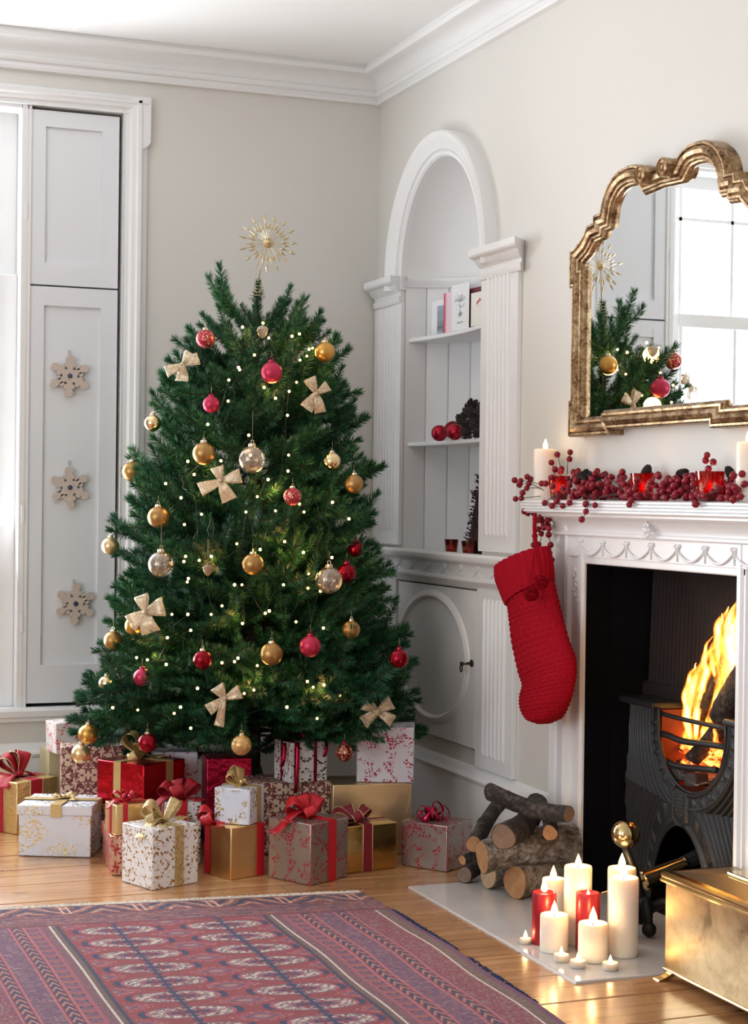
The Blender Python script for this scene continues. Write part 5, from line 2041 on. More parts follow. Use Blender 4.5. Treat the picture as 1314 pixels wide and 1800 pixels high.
# silver with red berries
q = gift_px((545, 1558), (467, 1543), (615, 1543), (550, 1450), 0, 'silver parcel with red berry print and bright red bow, centre front', W_silver)
band(q, 'y', .010, .034, R_red)
gbow(q, (.0, .0, q.h + .004), R_red, [(150, .075, .046, 32), (20, .075, .046, 35), (95, .065, .042, 55), (230, .05, .04, 30)], [(185, .10, .04), (335, .07, .036), (170, .13, .036)], .011)
flap(q, 'y', [(-q.w / 2 + .002, .004), (-q.w / 2 + .002, q.h - .004), (-q.w / 2 + .040, q.h * .5)], W_silver)
# damask lidded box with holly parcel on top
q = gift_front((440, 1504), (578, 1500), 1374, .15, 0, 'cream and burgundy damask lidded box behind the silver berry parcel', W_dam, lid=.04)
zt_ = q.h + .003
q = gift_px((509, 1378), (474, 1369), (578, 1374), (509, 1307), zt_, 'white parcel with dark holly print and four hanging red ribbons', W_hollyd)
for off in (-.045, .022): band(q, 'y', off, .011, R_foil)
band(q, 'x', 0, .011, R_foil)
gbow(q, (0, 0, q.h + .003), R_foil, [(150, .045, .012, 25), (30, .045, .012, 25), (260, .035, .012, 30)], [(200, .07, .011), (330, .07, .011)], .006)
for x_, L in ((-.040, .155), (.058, .05), (-.085, .07)):
    rows = [[(x_ + s * .006 - .012 * t, -q.d / 2 - .004 - .012 * sin(pi * t * .8), q.h + .003 - L * t) for s in (-1, 1)] for t in np.linspace(0, 1, 8)]
    solid(MB().grid(rows).build('ribbon_tail', R_foil, q.t, smooth=180), .001)
# large plain gold box with the pearl berry parcel on top
q = gift_front((583, 1505), (722, 1501), 1377, .17, 0, 'large plain satin gold box beneath the pearl berry parcel', W_goldm)
flap(q, 'y', [(q.w / 2 - .002, q.h - .004), (q.w / 2 - .002, .004), (q.w / 2 - .03, .004)], W_goldm)
zt_ = q.h + .001
q = gift_front((626, 1375), (726, 1377), 1280, .14, zt_, 'pearl white parcel with red berry print on top of the large gold box', W_wberry)
# mirror gold parcel with burgundy ribbon
q = gift_front((588, 1539), (697, 1526), 1445, .14, 0, 'mirror-bright gold parcel with gold-edged burgundy ribbon', W_goldshine)
band(q, 'y', .004, .032, R_burg, edge=R_edge); band(q, 'x', 0, .032, R_burg, edge=R_edge)
gbow(q, (-.002, -.005, q.h + .004), R_burg, [(160, .07, .036, 18), (25, .065, .036, 22), (95, .055, .034, 35), (250, .05, .03, 25)], [(200, .08, .032), (340, .07, .03)], .010, edge=R_edge)
# silver berry parcel with curled ribbon next to the logs
q = gift_px((785, 1534), (700, 1523), (836, 1521), (785, 1453), 0, 'silver parcel with red berry print and curled crimson bow beside the logs', W_silver)
flap(q, 'y', [(-q.w / 2 + .002, .003), (-q.w / 2 + .002, q.h - .003), (-q.w / 2 + .035, q.h * .45)], W_silver)
b = bpy.data.objects.new('bow', None); COL.objects.link(b); b.parent = q.t; b.location = (-.01, .01, q.h + .002)
for k in range(13):
    a = k * 2.4
    L = random.uniform(.03, .062)
    rows = loop_strip(0, L, .009, .75, w0=.7, twist=k)
    M = Matrix.Rotation(a, 4, 'Z') @ Matrix.Rotation(-random.uniform(.15, .9), 4, 'Y') @ Matrix.Rotation(random.uniform(-.5, .5), 4, 'X')
    solid(MB().grid(rows).xform(M).build('loop', R_foil, b, smooth=180), .0008)
for k, a in enumerate((10, 100, 190, 280)):
    rows = loop_strip(radians(a), q.w * .48 if k % 2 == 0 else q.d * .48, .008, close=False, w0=.9, droop=.02)
    solid(MB().grid(rows).build('tail', R_foil, b, smooth=180), .0008)
# lead of the fairy lights behind the parcels
pl_ = [atZ(452, 1392, .20), atD(444, 1345, 5.45), atD(452, 1318, 5.45), atD(468, 1322, 5.5), atD(490, 1300, 5.5)]
o = MB().tube(catmull(pl_, 24), .004, 8).build('power_lead', M_bulbw, smooth=180)
tag(o, 'thin black power lead looping behind the parcels under the tree', 'cable')

# ================================================================== snowflakes on the shutter
M_ply = plain('pale_birch_plywood', (.60, .50, .43), .6, var=.12, vscale=50, bump=.1, bscale=120)
M_plyedge = plain('burnt_plywood_edge', (.30, .21, .15), .7)
M_gem = plain('blue_grey_gem', (.10, .12, .22), .08, .6)
M_wire = plain('grey_wire', (.22, .24, .27), .4, .8)
sn = MB()
u = 1.0
arm = []
for k in range(6):
    a = k * pi / 3 + pi / 2
    R = np.array([[cos(a), -sin(a)], [sin(a), cos(a)]])

    def P(x, y): return tuple(R @ np.array([x, y]))
    zz_ = .001 * (k % 3)
    sn.prism([P(.0, -.15), P(.72, -.13), P(.72, .13), P(.0, .15)], -.11, .11 + zz_ * .5)
    sn.prism([P(.82 + .19 * cos(t), .19 * sin(t)) for t in np.linspace(0, 2 * pi, 15)[:-1]], -.11, .111 + zz_)
    for s in (-1, 1):
        sn.prism([P(.52 + .115 * cos(t), s * .17 + .105 * sin(t)) for t in np.linspace(0, 2 * pi, 11)[:-1]], -.11, .109 + zz_)
sn.prism([(.36 * cos(t), .36 * sin(t)) for t in np.linspace(0, 2 * pi, 25)[:-1]], -.11, .113)
snd = data_of(sn, 'snowflake_plate', M_ply, 0)
gm = MB().lathe([(.125, .10), (.13, .13), (.09, .19), (.0, .20)], 8)
gmd = data_of(gm, 'gem', M_gem, 0)
for (px, py, rz, top, lab) in ((122, 661, .03, (122, 613), 'wooden snowflake with blue gem hanging highest on the white shutter'), (122, 857, -.06, (122, 806), 'wooden snowflake with blue gem, middle one of the shutter'), (132, 1061, .05, (129, 1016), 'wooden snowflake with blue gem hanging lowest on the shutter')):
    c = atY(px, py, .004)
    t = thing('snowflake', lab, 'ornament', c, group='wooden snowflakes on the shutter')
    r = 36 * depth_of(c) / FPX
    R = (radians(90), 0, 0)
    o = put('snowflake_plate', snd, t, (0, -.001, 0), sc=r)
    o.rotation_euler = (radians(90), rz, 0)
    o = put('gem', gmd, t, (0, -.001, 0), sc=r)
    o.rotation_euler = (radians(90), 0, 0)
    tp = atY(*top, .006) - c
    w = [(-.0, -.001, r * .95), tuple(tp * .85)]
    mb = MB().tube([(0, -.001, r * .9), (tp[0] * .8, .0, tp[2] * .8)], .0011, 5)
    mb.tube([(tp[0] * .8 + .0045 * sin(a), 0, tp[2] * .8 + .006 - .006 * cos(a)) for a in np.linspace(0, 2 * pi, 13)[:-1]], .0010, 5, closed=True)
    mb.build('hook', M_wire, t, smooth=180)

# ================================================================== alcove contents
M_card = plain('white_card', (.82, .82, .83), .45)
M_cream = plain('cream_card', (.80, .79, .74), .45)
M_redc = plain('dark_red_card', (.135, .010, .026), .4)
g = G('pink_fading_card')
zz_ = g.xyz(g.obj())
M_pinkc = g.set(g.mix(g.step(g.m('ADD', zz_[0], g.m('MULTIPLY', g.noise(g.obj(), 120., 2), .012)), .012, .032), (.62, .025, .085), (.80, .62, .68)), .4)
g = G('winter_view_print')
ob = g.obj()
z3 = g.xyz(ob)
nn = g.noise(ob, 90., 5, .7)
M_photo = g.set(g.ramp(g.m('ADD', g.m('MULTIPLY', z3[2], 6.5), g.m('MULTIPLY', nn, .5)), [(.30, (.55, .62, .68)), (.42, (.10, .12, .15)), (.62, (.30, .34, .38)), (.78, (.24, .32, .40)), (1., (.40, .47, .54))]), .4)
M_ink = plain('grey_ink', (.12, .12, .13), .5)
M_motif = plain('coral_red_ink', (.62, .08, .12), .5)


def card(px0, px1, ytop0, ybot0, xdist, mat, label, fold=.45, tip=0.):
    """a folded greeting card standing open; px0..px1 its front leaf on the shelf"""
    a, b = atX(px0, ybot0, xdist), atX(px1, ybot0 - 8, xdist)
    z0 = SH1 + .0008
    y0, y1 = a[1], b[1]
    h = (ybot0 - ytop0) * depth_of(a) / FPX
    w = abs(y1 - y0)
    t = thing('greeting_card', label, 'card', (xdist, y0, z0), group='greeting cards on the top shelf')
    ang = atan2(.10 * w + tip, w)
    # leaf runs along local x, faces -y; rotate so that it runs along -Y of the wall
    t.rotation_euler = (radians(0), 0, radians(-90) + ang * .5)
    MB().box(0, w, 0, .0009, 0, h).build('front_leaf', mat, t, smooth=0)
    o = MB().box(0, w, 0, .0009, 0, h).build('back_leaf', mat, t, smooth=0)
    o.location = (0, .0012, 0)
    o.rotation_euler = (0, 0, fold)
    return t, w, h


t, w, h = card(758, 783, 519, 582, .075, M_card, 'white card with a grey winter photograph, nearest the corner')
MB().box(w * .36, w * .98, -.0006, 0, h * .06, h * .84).build('picture', M_photo, t, smooth=0)
t, w, h = card(779, 804, 505, 576, .060, M_pinkc, 'pink card fading to white behind the tall line drawing card')
t, w, h = card(820, 848, 496, 566, .062, M_redc, 'dark red card behind the cream one', fold=.7)
t, w, h = card(793, 820.5, 494, 574, .047, M_card, 'tall white card with an ink drawing of leaves and rays')
mb = MB()


def stroke(pts, r=.00055):
    mb.tube([(x * w, -.0006, z * h) for x, z in pts], r, 4)


stroke([(.5, .30), (.5, .66)])
for a in range(9):
    an = radians(20 + a * 17.5)
    stroke([(.5 + .07 * cos(an), .60 + .04 * sin(an)), (.5 + (.30 + .06 * (a % 2)) * cos(an), .60 + (.15 + .03 * (a % 2)) * sin(an))])
for c in ((.28, .56), (.30, .50), (.32, .45), (.40, .42), (.30, .80), (.16, .55), (.62, .74)):
    mb.ball((c[0] * w, -.0006, c[1] * h), .0013, 6, 4, sc=(1, .3, 1))
stroke([(.58 + .16 * cos(t_), .56 + .06 * sin(t_)) for t_ in np.linspace(pi, 2 * pi, 9)], .0009)
stroke([(.30 + .12 * cos(t_), .62 + .05 * sin(t_)) for t_ in np.linspace(0, pi, 9)], .0007)
for k in range(10):
    an = k * .63
    stroke([(.5, .34), (.5 + .16 * cos(an), .34 + .07 * sin(an))], .0005)
mb.ball((.58 * w, -.0006, .36 * h), .0022, 8, 5, sc=(1.2, .3, 1))
mb.build('ink_drawing', M_ink, t, smooth=0)
fc_ = bpy.data.curves.new('card_lettering', 'FONT')
fc_.body = 'Festive Fun'
fc_.size = .0125
fc_.align_x = 'CENTER'
fo = bpy.data.objects.new('card_lettering', fc_)
COL.objects.link(fo)
fc_.materials.append(M_ink)
lm = bpy.data.meshes.new_from_object(fo)
bpy.data.objects.remove(fo)
if not lm.materials: lm.materials.append(M_ink)
fo = put('card_lettering', lm, t)
fo.location = (w * .5, -.0006, h * .14)
fo.rotation_euler = (radians(90), 0, 0)
fo.scale = (.78, 1, 1)
t, w, h = card(827, 852, 509, 567, .036, M_cream, 'cream card with a small coral red motif beside the alcove edge')
mb = MB()
for (x, z, a) in ((.42, .68, .9), (.52, .73, .9), (.60, .76, -.6)):
    mb.ball((0, 0, 0), .0001, 4, 3)
    pts = [(x * w + s * .0075 * cos(a), -.0005, z * h + s * .0085 * sin(a)) for s in (-1, -.3, .3, 1)]
    mb.tube(pts, [.0008, .0026, .0026, .0008], 6)
mb.tube([(w * .35, -.0004, h * .56), (w * .70, -.0004, h * .57)], .0003, 4)
mb.build('motif', M_motif, t, smooth=0)

# baubles and cones on the second shelf
for px, py, r, xd, kind, lab in ((772, 759, 14.5, .060, 'red', 'red bauble at the front of the second alcove shelf, farther from the cones'), (799, 755, 14.5, .052, 'red', 'red bauble on the second shelf leaning on the pine cones'), (796, 742, 16, .120, 'dred', 'dark red bauble behind the two bright ones on the second shelf')):
    P = atX(px, py, xd)
    rr_ = r * depth_of(P) / FPX
    P[2] = SH2 + rr_ + .0005
    if kind == 'dred': P[2] += .010
    t = thing('bauble', lab, 'bauble', P, group='baubles on the second alcove shelf')
    put('ball', BALLD[kind], t, sc=rr_)
    o = put('cap', CAPR, t, sc=rr_)
    o.rotation_euler = (radians(-70), radians(30), 0)

M_cone = plain('dark_pine_cone', (.030, .020, .018), .75, var=.5, vscale=60, bump=.3, bscale=200)


def cone_data(n, seed, fat=1.):
    rr = random.Random(seed)
    mb = MB()
    mb.ball((0, 0, 0), .62, 10, 8, sc=(fat, fat, 1.1))
    for k in range(n):
        s = (k + .5) / n
        z = -.95 + 1.9 * s
        r = fat * .72 * sqrt(max(.04, 1 - (z * .92) ** 2)) * (1 - .25 * s)
        a = k * 2.39996
        d = np.array([cos(a), sin(a), .55 + .9 * (s - .4)]); d /= np.linalg.norm(d)
        tn = np.array([-sin(a), cos(a), 0])
        nn_ = np.cross(d, tn)
        c = np.array([r * .55 * cos(a), r * .55 * sin(a), z * .9])
        L, w_ = .50 * fat * (1 - .35 * s), .20 * (1 - .3 * s)
        V = [c - tn * w_ * .5, c + tn * w_ * .5, c + d * L * .7 + tn * w_, c + d * L + nn_ * .03, c + d * L * .7 - tn * w_]
        V2 = [v - nn_ * .07 for v in V]
        mb.add(V + V2, [(0, 1, 2, 3, 4), (9, 8, 7, 6, 5), (2, 3, 8, 7), (3, 4, 9, 8), (1, 2, 7, 6), (4, 0, 5, 9)])
    return data_of(mb, 'pine_cone', M_cone, 0)


CONES = [cone_data(64, k, f) for k, f in ((1, 1.), (2, .85))]
clab = ['pine cone at the top of the heap on the second shelf', 'pine cone at the top of the heap, half behind the alcove edge', 'pine cone in the middle of the heap on the second shelf',
        'pine cone low in the heap beside the red bauble', 'pine cone low in the heap at the alcove edge', 'pine cone at the back of the heap behind the others', 'pine cone half hidden at the alcove edge, in the middle of the heap']
for k, (px, py, xd, r) in enumerate(((827, 722, .100, 21), (847, 721, .085, 20), (836, 741, .065, 19), (819, 757, .055, 17), (842, 756, .048, 18), (813, 744, .125, 18), (853, 739, .075, 18))):
    P = atX(px, py, xd)
    rr_ = r * depth_of(P) / FPX
    P[2] = max(P[2], SH2 + rr_ * .85)
    o = put('pine_cone', CONES[k % 2], None, P, (random.uniform(-.6, .9), random.uniform(-.6, .6), random.uniform(0, 6)), rr_)
    tag(o, clab[k], 'pine cone', 'pine cones on the second alcove shelf')

# berry and twig cone tree on the ledge
P = atX(856, 968, .115)
P[2] = ABOT + .0005
tt = thing('twig_tree', 'small dark cone tree of twigs and berries behind the alcove edge', 'decoration', P)
H = .325
M_dtw = plain('dark_twigs', (.030, .016, .018), .8)
M_dber = plain('dark_purple_berries', (.055, .008, .020), .35)
MB().lathe([(.045, 0), (.062, .05), (.05, .15), (.03, .25), (.006, H)], 16).build('cone_core', M_dtw, tt, smooth=40)
mb = MB()
for k in range(330):
    s = random.random() ** 1.3
    a = random.uniform(0, 2 * pi)
    r = np.interp(s, [0, .15, .5, .8, 1], [.045, .062, .046, .028, .008])
    p = np.array([r * cos(a), r * sin(a), H * s])
    d = np.array([cos(a), sin(a), random.uniform(-.2, 1.)])
    L = random.uniform(.008, .026)
    mb.tube([p, p + d * L * .6, p + d * L + np.array([0, 0, random.uniform(-.004, .006)])], [.0018, .0014, .0007], 4)
tag(mb.build('twigs', M_dtw, tt, smooth=0), kind='stuff')
mb = MB()
for k in range(230):
    s = random.random() ** 1.2
    a = random.uniform(0, 2 * pi)
    r = np.interp(s, [0, .15, .5, .8, 1], [.045, .062, .046, .028, .008]) + .012
    mb.ball((r * cos(a), r * sin(a), H * s), .0042, 7, 5)
tag(mb.build('berries', M_dber, tt, smooth=180), kind='stuff')


# ------------------------------------------------------------------ flames and votive glasses
ga = additive('candle_flame', (1, .6, .2), 1.)
lw = ga.n('ShaderNodeLayerWeight'); lw.inputs['Blend'].default_value = .5
fz_ = ga.m('SUBTRACT', 1., lw.outputs['Facing'])
emn = [n for n in ga.t.nodes if n.type == 'EMISSION'][0]
ga.lk(ga.ramp(fz_, [(.0, (1., .30, .04)), (.45, (1., .62, .20)), (1., (1., .86, .55))]), emn.inputs[0])
ga.lk(ga.m('MULTIPLY_ADD', fz_, 4.5, .5), emn.inputs[1])
M_flame = ga.mat
FLD = data_of(MB().lathe([(.05, 0), (.18, .08), (.26, .22), (.245, .40), (.155, .65), (.065, .86), (.0, 1.)], 14), 'flame', M_flame, 180)
M_wick = plain('burnt_wick', (.02, .015, .012), .9)
CW = (1., .56, .20)


def flame_at(parent, loc, h, power=.25, lean=(0, 0), wick=.006):
    o = put('flame', FLD, parent, (loc[0], loc[1], loc[2] + wick * .6), (lean[1], lean[0], 0), (h, h, h))
    MB().tube([(loc[0], loc[1], loc[2] - .003), (loc[0] + .0006, loc[1], loc[2] + wick)], .0011, 5).build('wick', M_wick, parent, smooth=180)
    lamp('candle_light', (loc[0], loc[1], loc[2] + wick + h * .45), power, CW, .006, parent)


def tinted_glass(name, col, glow):
    g = G(name)
    t = g.n('ShaderNodeBsdfTransparent'); t.inputs[0].default_value = (*col, 1)
    tl = g.n('ShaderNodeBsdfTranslucent'); tl.inputs[0].default_value = (*glow, 1)
    mx0 = g.n('ShaderNodeMixShader'); mx0.inputs[0].default_value = .45
    g.lk(t.outputs[0], mx0.inputs[1]); g.lk(tl.outputs[0], mx0.inputs[2])
    gl = g.n('ShaderNodeBsdfGlossy'); gl.inputs['Roughness'].default_value = .06
    lw = g.n('ShaderNodeLayerWeight'); lw.inputs[0].default_value = .3
    mx = g.n('ShaderNodeMixShader')
    g.lk(g.m('MULTIPLY_ADD', lw.outputs['Facing'], .35, .05), mx.inputs[0])
    g.lk(mx0.outputs[0], mx.inputs[1]); g.lk(gl.outputs[0], mx.inputs[2])
    g.lk(mx.outputs[0], g.out.inputs[0])
    return g.mat


M_redglass = tinted_glass('red_glass', (.55, .03, .03), (.42, .02, .02))
M_plumglass = tinted_glass('plum_glass', (.20, .05, .045), (.14, .03, .02))
M_etch = plain('pale_etched_star', (.85, .50, .38), .6, Transmission_Weight=.3)
M_wax = G('ivory_wax')
M_wax.set((.90, .82, .72), .42, 0., Subsurface_Weight=.7, Subsurface_Scale=.03)
M_wax.b.inputs['Subsurface Radius'].default_value = (1., .6, .28)
M_wax = M_wax.mat
M_waxr = G('dark_red_wax')
M_waxr.set((.34, .010, .018), .34, 0., Subsurface_Weight=.5, Subsurface_Scale=.02)
M_waxr.b.inputs['Subsurface Radius'].default_value = (1., .12, .08)
M_waxr = M_waxr.mat
M_tin = plain('clear_tealight_cup', (.80, .77, .72), .3, 0., Transmission_Weight=.5)


def votive(P, rt_, h, mat, label, group, power, stars=False):
    t = thing('votive_glass', label, 'candle holder', P, group=group)
    rb = rt_ * .72
    MB().lathe([(.0, .0), (rb * .9, .0), (rb, .004), (rt_, h), (rt_ - .002, h), (rb - .003, .008), (.0, .008)], 28).build('glass', mat, t, smooth=50)
    MB().lathe([(0, .009), (rb * .8, .009), (rb * .85, h * .3), (rb * .8, h * .33), (0, h * .31)], 18).build('candle', M_wax, t, smooth=40)
    flame_at(t, (0, 0, h * .32), h * .34, power)
    if stars:
        vd = CAM - np.array(P)
        base = atan2(vd[1], vd[0])
        for da in (-.75, .35):
            mb = MB()
            rr_ = (rb + rt_) / 2 + .0012
            for k in range(6):
                an = k * pi / 6
                pts = []
                for s in np.linspace(-1, 1, 5):
                    az = base + da + s * .26 * cos(an)
                    z = h * .46 + s * h * .20 * sin(an)
                    ra = rb + (rt_ - rb) * z / h + .0006
                    pts.append((ra * cos(az), ra * sin(az), z))
                mb.tube(pts, [.0005, .0015, .0018, .0015, .0005], 4)
            mb.build('etched_star', M_etch, t, smooth=0)
    return t


for (px, py, w_, hpx, lab) in ((793, 971, 25, 30, 'plum votive glass with a lit candle on the alcove ledge, farther from the twig tree'), (823, 973, 26, 30, 'plum votive glass with a lit candle in front of the twig tree')):
    P = atX(px, py - 3, .035); P[2] = ABOT + .0005
    k = depth_of(P) / FPX
    votive(P, w_ / 2 * k, hpx * k, M_plumglass, lab, 'votive glasses on the alcove ledge', .035)

# ================================================================== mantel shelf
ST = 1.1025
for (px, py, w_, hp, fl, lab) in ((957, 876, 41, 787, 773, 'ivory pillar candle at the alcove end of the mantel shelf'), (1314, 884, 43, 778, 762, 'ivory pillar candle on the mantel shelf, cut by the frame')):
    P = atX(px, py - 2, -.072); P[2] = ST
    k = depth_of(P) / FPX
    r, h = w_ / 2 * k, (py - hp) * k
    t = thing('pillar_candle', lab, 'candle', P, group='pillar candles on the mantel')
    MB().lathe([(0, 0), (r * .97, 0), (r, .002), (r, h - .006), (r * .95, h - .001), (r * .7, h), (r * .35, h - .004), (0, h - .006)], 30).build('wax', M_wax, t, smooth=50)
    flame_at(t, (0, 0, h - .005), .030, .06, wick=.008)
for (px, py, w_, hp, xd, lab) in ((982, 876, 40, 834, -.075, 'red votive glass beside the ivory candle, deep in the berries'), (1129, 881, 45, 833, -.070, 'red votive glass with etched stars in the middle of the mantel'), (1247, 885, 52, 832, -.074, 'red votive glass with etched stars towards the cut-off candle')):
    P = atX(px, py, xd); P[2] = ST
    k = depth_of(P) / FPX
    votive(P, w_ / 2 * k, (py - hp) * k, M_redglass, lab, 'red votive glasses on the mantel', .075, True)

# berry garland
VOT = [tuple(atX(px, py, xd)[:2]) for px, py, xd in ((982, 876, -.075), (1129, 881, -.070), (1247, 885, -.074), (957, 874, -.072))]
M_berry = plain('glossy_dark_red_berry', (.24, .004, .016), .28, 0., var=.3, vscale=60, Coat_Weight=.2, Coat_Roughness=.08, Specular_IOR_Level=.25)
M_stem = plain('brown_stem', (.06, .025, .02), .7)
garl = thing('berry_garland', 'dark red berry garland spread along the mantel and hanging off its end', 'garland', (-.07, YC, ST))
go = np.array([-.07, YC, ST])
mb = MB().ball((0, 0, 0), 1, 12, 8)
mb.lathe([(.0, -1.12), (.22, -1.1), (.16, -.95)], 6)
BD = data_of(mb, 'berry', M_berry, 180)
stems = MB()
nber = 0


def berry(P, r=None):
    global nber
    nber += 1
    put('berry', BD, garl, np.array(P) - go, (random.uniform(-.8, .8), random.uniform(-.8, .8), 0), r or random.uniform(.0082, .0096))


def sprig(pts_px, xd, xd1=None):
    """stem through the pixel points, a berry at each"""
    n = len(pts_px)
    P = [atX(px, py, xd + ((xd1 if xd1 is not None else xd) - xd) * i / max(1, n - 1)) for i, (px, py) in enumerate(pts_px)]
    stems.tube([p - go for p in catmull(P, n * 4)], .0011, 5)
    for p in P[1:]: berry(p + np.array([random.uniform(-.004, .004), random.uniform(-.004, .004), 0]))


sprig([(955, 862), (930, 850), (912, 852), (904, 844)], -.10, -.13)
sprig([(950, 858), (925, 858), (917, 866)], -.10, -.13)
sprig([(945, 848), (932, 842), (925, 838)], -.09, -.12)
sprig([(950, 872), (914, 876), (904, 877)], -.12, -.14)
sprig([(945, 850), (916, 845), (914, 849)], -.11, -.13)
sprig([(986, 840), (983, 829), (985, 824), (979, 799)], -.06)
sprig([(996, 834), (998, 807), (1004, 795)], -.06)
sprig([(976, 838), (972, 825), (970, 813)], -.11)
sprig([(1000, 866), (972, 855), (960, 850), (952, 850)], -.12, -.135)
sprig([(975, 870), (958, 884), (968, 889)], -.128, -.14)
sprig([(985, 868), (979, 881), (987, 889), (1000, 884)], -.13, -.14)
sprig([(1040, 868), (1028, 886), (1044, 888)], -.13, -.14)
sprig([(1036, 870), (1030, 899), (1022, 913)], -.135, -.15)
sprig([(1120, 868), (1110, 879), (1104, 887)], -.13, -.14)
sprig([(1265, 860), (1240, 872), (1222, 886)], -.13, -.14)
sprig([(1230, 845), (1245, 824), (1253, 812), (1240, 809), (1240, 800)], -.05, -.07)
sprig([(1280, 850), (1290, 836), (1305, 833)], -.12, -.13)
sprig([(1310, 872), (1300, 873), (1289, 878)], -.13, -.14)
sprig([(1082, 850), (1090, 830)], -.08)
sprig([(1060, 858), (1050, 828)], -.05)
# the end that hangs beside the stocking
sprig([(960, 904), (963, 940), (968, 958), (967, 972), (967, 984)], -.085, -.075)
sprig([(950, 903), (955, 925), (952, 938), (948, 957)], -.09, -.08)
sprig([(940, 905), (945, 930), (937, 942), (936, 958)], -.10, -.09)
sprig([(935, 904), (926, 902), (921, 899)], -.11, -.12)
sprig([(955, 904), (962, 915), (958, 928)], -.09)
for k in range(15):
    px, py = random.uniform(938, 968), random.uniform(899, 930)
    berry(atX(px, py, -random.uniform(.07, .11)))
# the heap on the shelf
centres = []
hr = random.Random(21)
for k in range(2600):
    if len(centres) >= 215: break
    y = hr.uniform(-1.600, -2.590)
    px_ = 657 + FPX * math.tan(atan2(2.24, y + 5.95) - YAW)
    hmax = float(np.interp(px_, [955, 975, 1010, 1040, 1090, 1110, 1160, 1200, 1225, 1255, 1300], [.045, .075, .085, .07, .058, .062, .068, .055, .060, .072, .055]))
    x = -hr.uniform(.016, .121)
    zc = ST + .007 + hmax * hr.random() ** 1.15 * (1 if x > -.09 else .72)
    p = np.array([x, y, zc])
    if any(np.sum((p - q) ** 2) < .0118 ** 2 for q in centres): continue
    bad = False
    for vx, vy in VOT:
        if hypot(x - vx, y - vy) < .038 or (x < vx and abs((y - vy) + (x - vx) * -1.9) < .020 and zc > ST + .026 and hr.random() < .8): bad = True
    if bad: continue
    centres.append(p)
for p in centres: berry(p)
fill = MB()
for k in range(150):
    a = hr.choice(centres)
    p = a + np.array([hr.uniform(-.010, .014), hr.uniform(-.022, .022), hr.uniform(-.016, .004)])
    if p[2] < ST + .009: p[2] = ST + .009
    if any(hypot(p[0] - vx, p[1] - vy) < .036 for vx, vy in VOT) or p[0] > -.012: continue
    fill.ball(p - go, hr.uniform(.0078, .009), 12, 8)
tag(fill.build('berries', M_berry, garl, smooth=180), kind='stuff')
sp_ = [np.array([-.07 + .02 * sin(k * 1.7), -1.60 - k * .11, ST + .012 + .01 * sin(k * 2.1)]) - go for k in range(10)]
stems.tube(catmull(sp_, 60), .0028, 6)
for k in range(60):
    a = hr.choice(centres); b = a + np.array([hr.uniform(-.02, .02), hr.uniform(-.03, .03), hr.uniform(-.02, .01)])
    stems.tube([a - go, (a + b) / 2 - go + np.array([0, 0, .004]), b - go], .0009, 4)
stems.build('stems', M_stem, garl, smooth=180)
for k, (px, py, xd, r, lab) in enumerate(((1025, 842, -.085, 19, 'dark pine cone in the garland beside the first red votive glass'), (1045, 845, -.080, 16, 'dark pine cone lying behind the one nearest the ivory candle'), (1136, 829, -.035, 13, 'pine cone tip standing behind the middle red votive glass'), (1199, 832, -.060, 14, 'pine cone between the two star-etched votive glasses'), (1282, 830, -.045, 12, 'pine cone tip beside the cut-off ivory candle'))):
    P = atX(px, py, xd)
    rr_ = r * depth_of(P) / FPX
    o = put('pine_cone', CONES[k % 2], None, P, (hr.uniform(-.9, .9), hr.uniform(.6, 1.5), hr.uniform(0, 6)), rr_)
    tag(o, lab, 'pine cone', 'pine cones in the mantel garland')

# ================================================================== stocking
M_knit = plain('red_wool_knit', (.33, .004, .014), .95, var=.22, vscale=120, bump=.5, bscale=900, bdist=.002, Specular_IOR_Level=.1)
SXP = -.150
stk = thing('christmas_stocking', 'red knitted Christmas stocking with pompoms hanging from the mantel', 'stocking', atX(940, 905, SXP))
so = np.array(stk.location)
rowsL = [(903, 1068), (896, 1082), (902, 1100), (905, 1130), (912, 1160), (919, 1188), (924, 1206), (919, 1222), (919, 1238), (926, 1254), (938, 1266), (950, 1273)]
rowsR = [(966, 1022), (972, 1048), (979, 1074), (986, 1098), (995, 1128), (1003, 1152), (1005, 1176), (1004, 1198), (999, 1222), (988, 1246), (975, 1262), (962, 1272)]
rowsL[0] = (900, 1062); rowsL[1] = (901, 1080)
nL = 130
Lc, Rc = catmull([(*p, 0) for p in rowsL], nL), catmull([(*p, 0) for p in rowsR], nL)
nA = 120


def st_rows(Lc, Rc, fn, thick):
    rows = []
    m = len(Lc)
    for i in range(m):
        a, b = atX(Lc[i][0], Lc[i][1], SXP), atX(Rc[i][0], Rc[i][1], SXP)
        c, hv = (a + b) / 2, (a - b) / 2
        W_ = np.linalg.norm(hv)
        e = hv / W_
        th_ = min(thick, W_ * .62)
        row = []
        for j in range(nA):
            al = 2 * pi * j / nA
            k = fn(i, j, m)
            row.append(c + e * (W_ + k * .6) * cos(al) + np.array([-1., 0, 0]) * (th_ + k) * sin(al) - so)
        rows.append(row)
    return rows


def moss(i, j, m):
    r = i / 4.2
    ph = (j / nA * 24 + (.5 if int(r) % 2 else 0)) % 1
    return .0060 * (abs(sin(pi * (r % 1)))) ** .7 * abs(sin(pi * ph)) ** .7 + .0015 * sin(i * .12 + j * .09)


MB().grid(st_rows(Lc, Rc, moss, .040), closed_v=True, cap0=True, cap1=True).build('sock_body', M_knit, stk, smooth=180)
cuL = catmull([(*p, 0) for p in [(876, 1000), (878, 1020), (886, 1040), (893, 1057), (898, 1066), (902, 1062)]], 34)
cuR = catmull([(*p, 0) for p in [(957, 960), (961, 975), (963, 992), (963, 1010), (962, 1022), (960, 1024)]], 34)


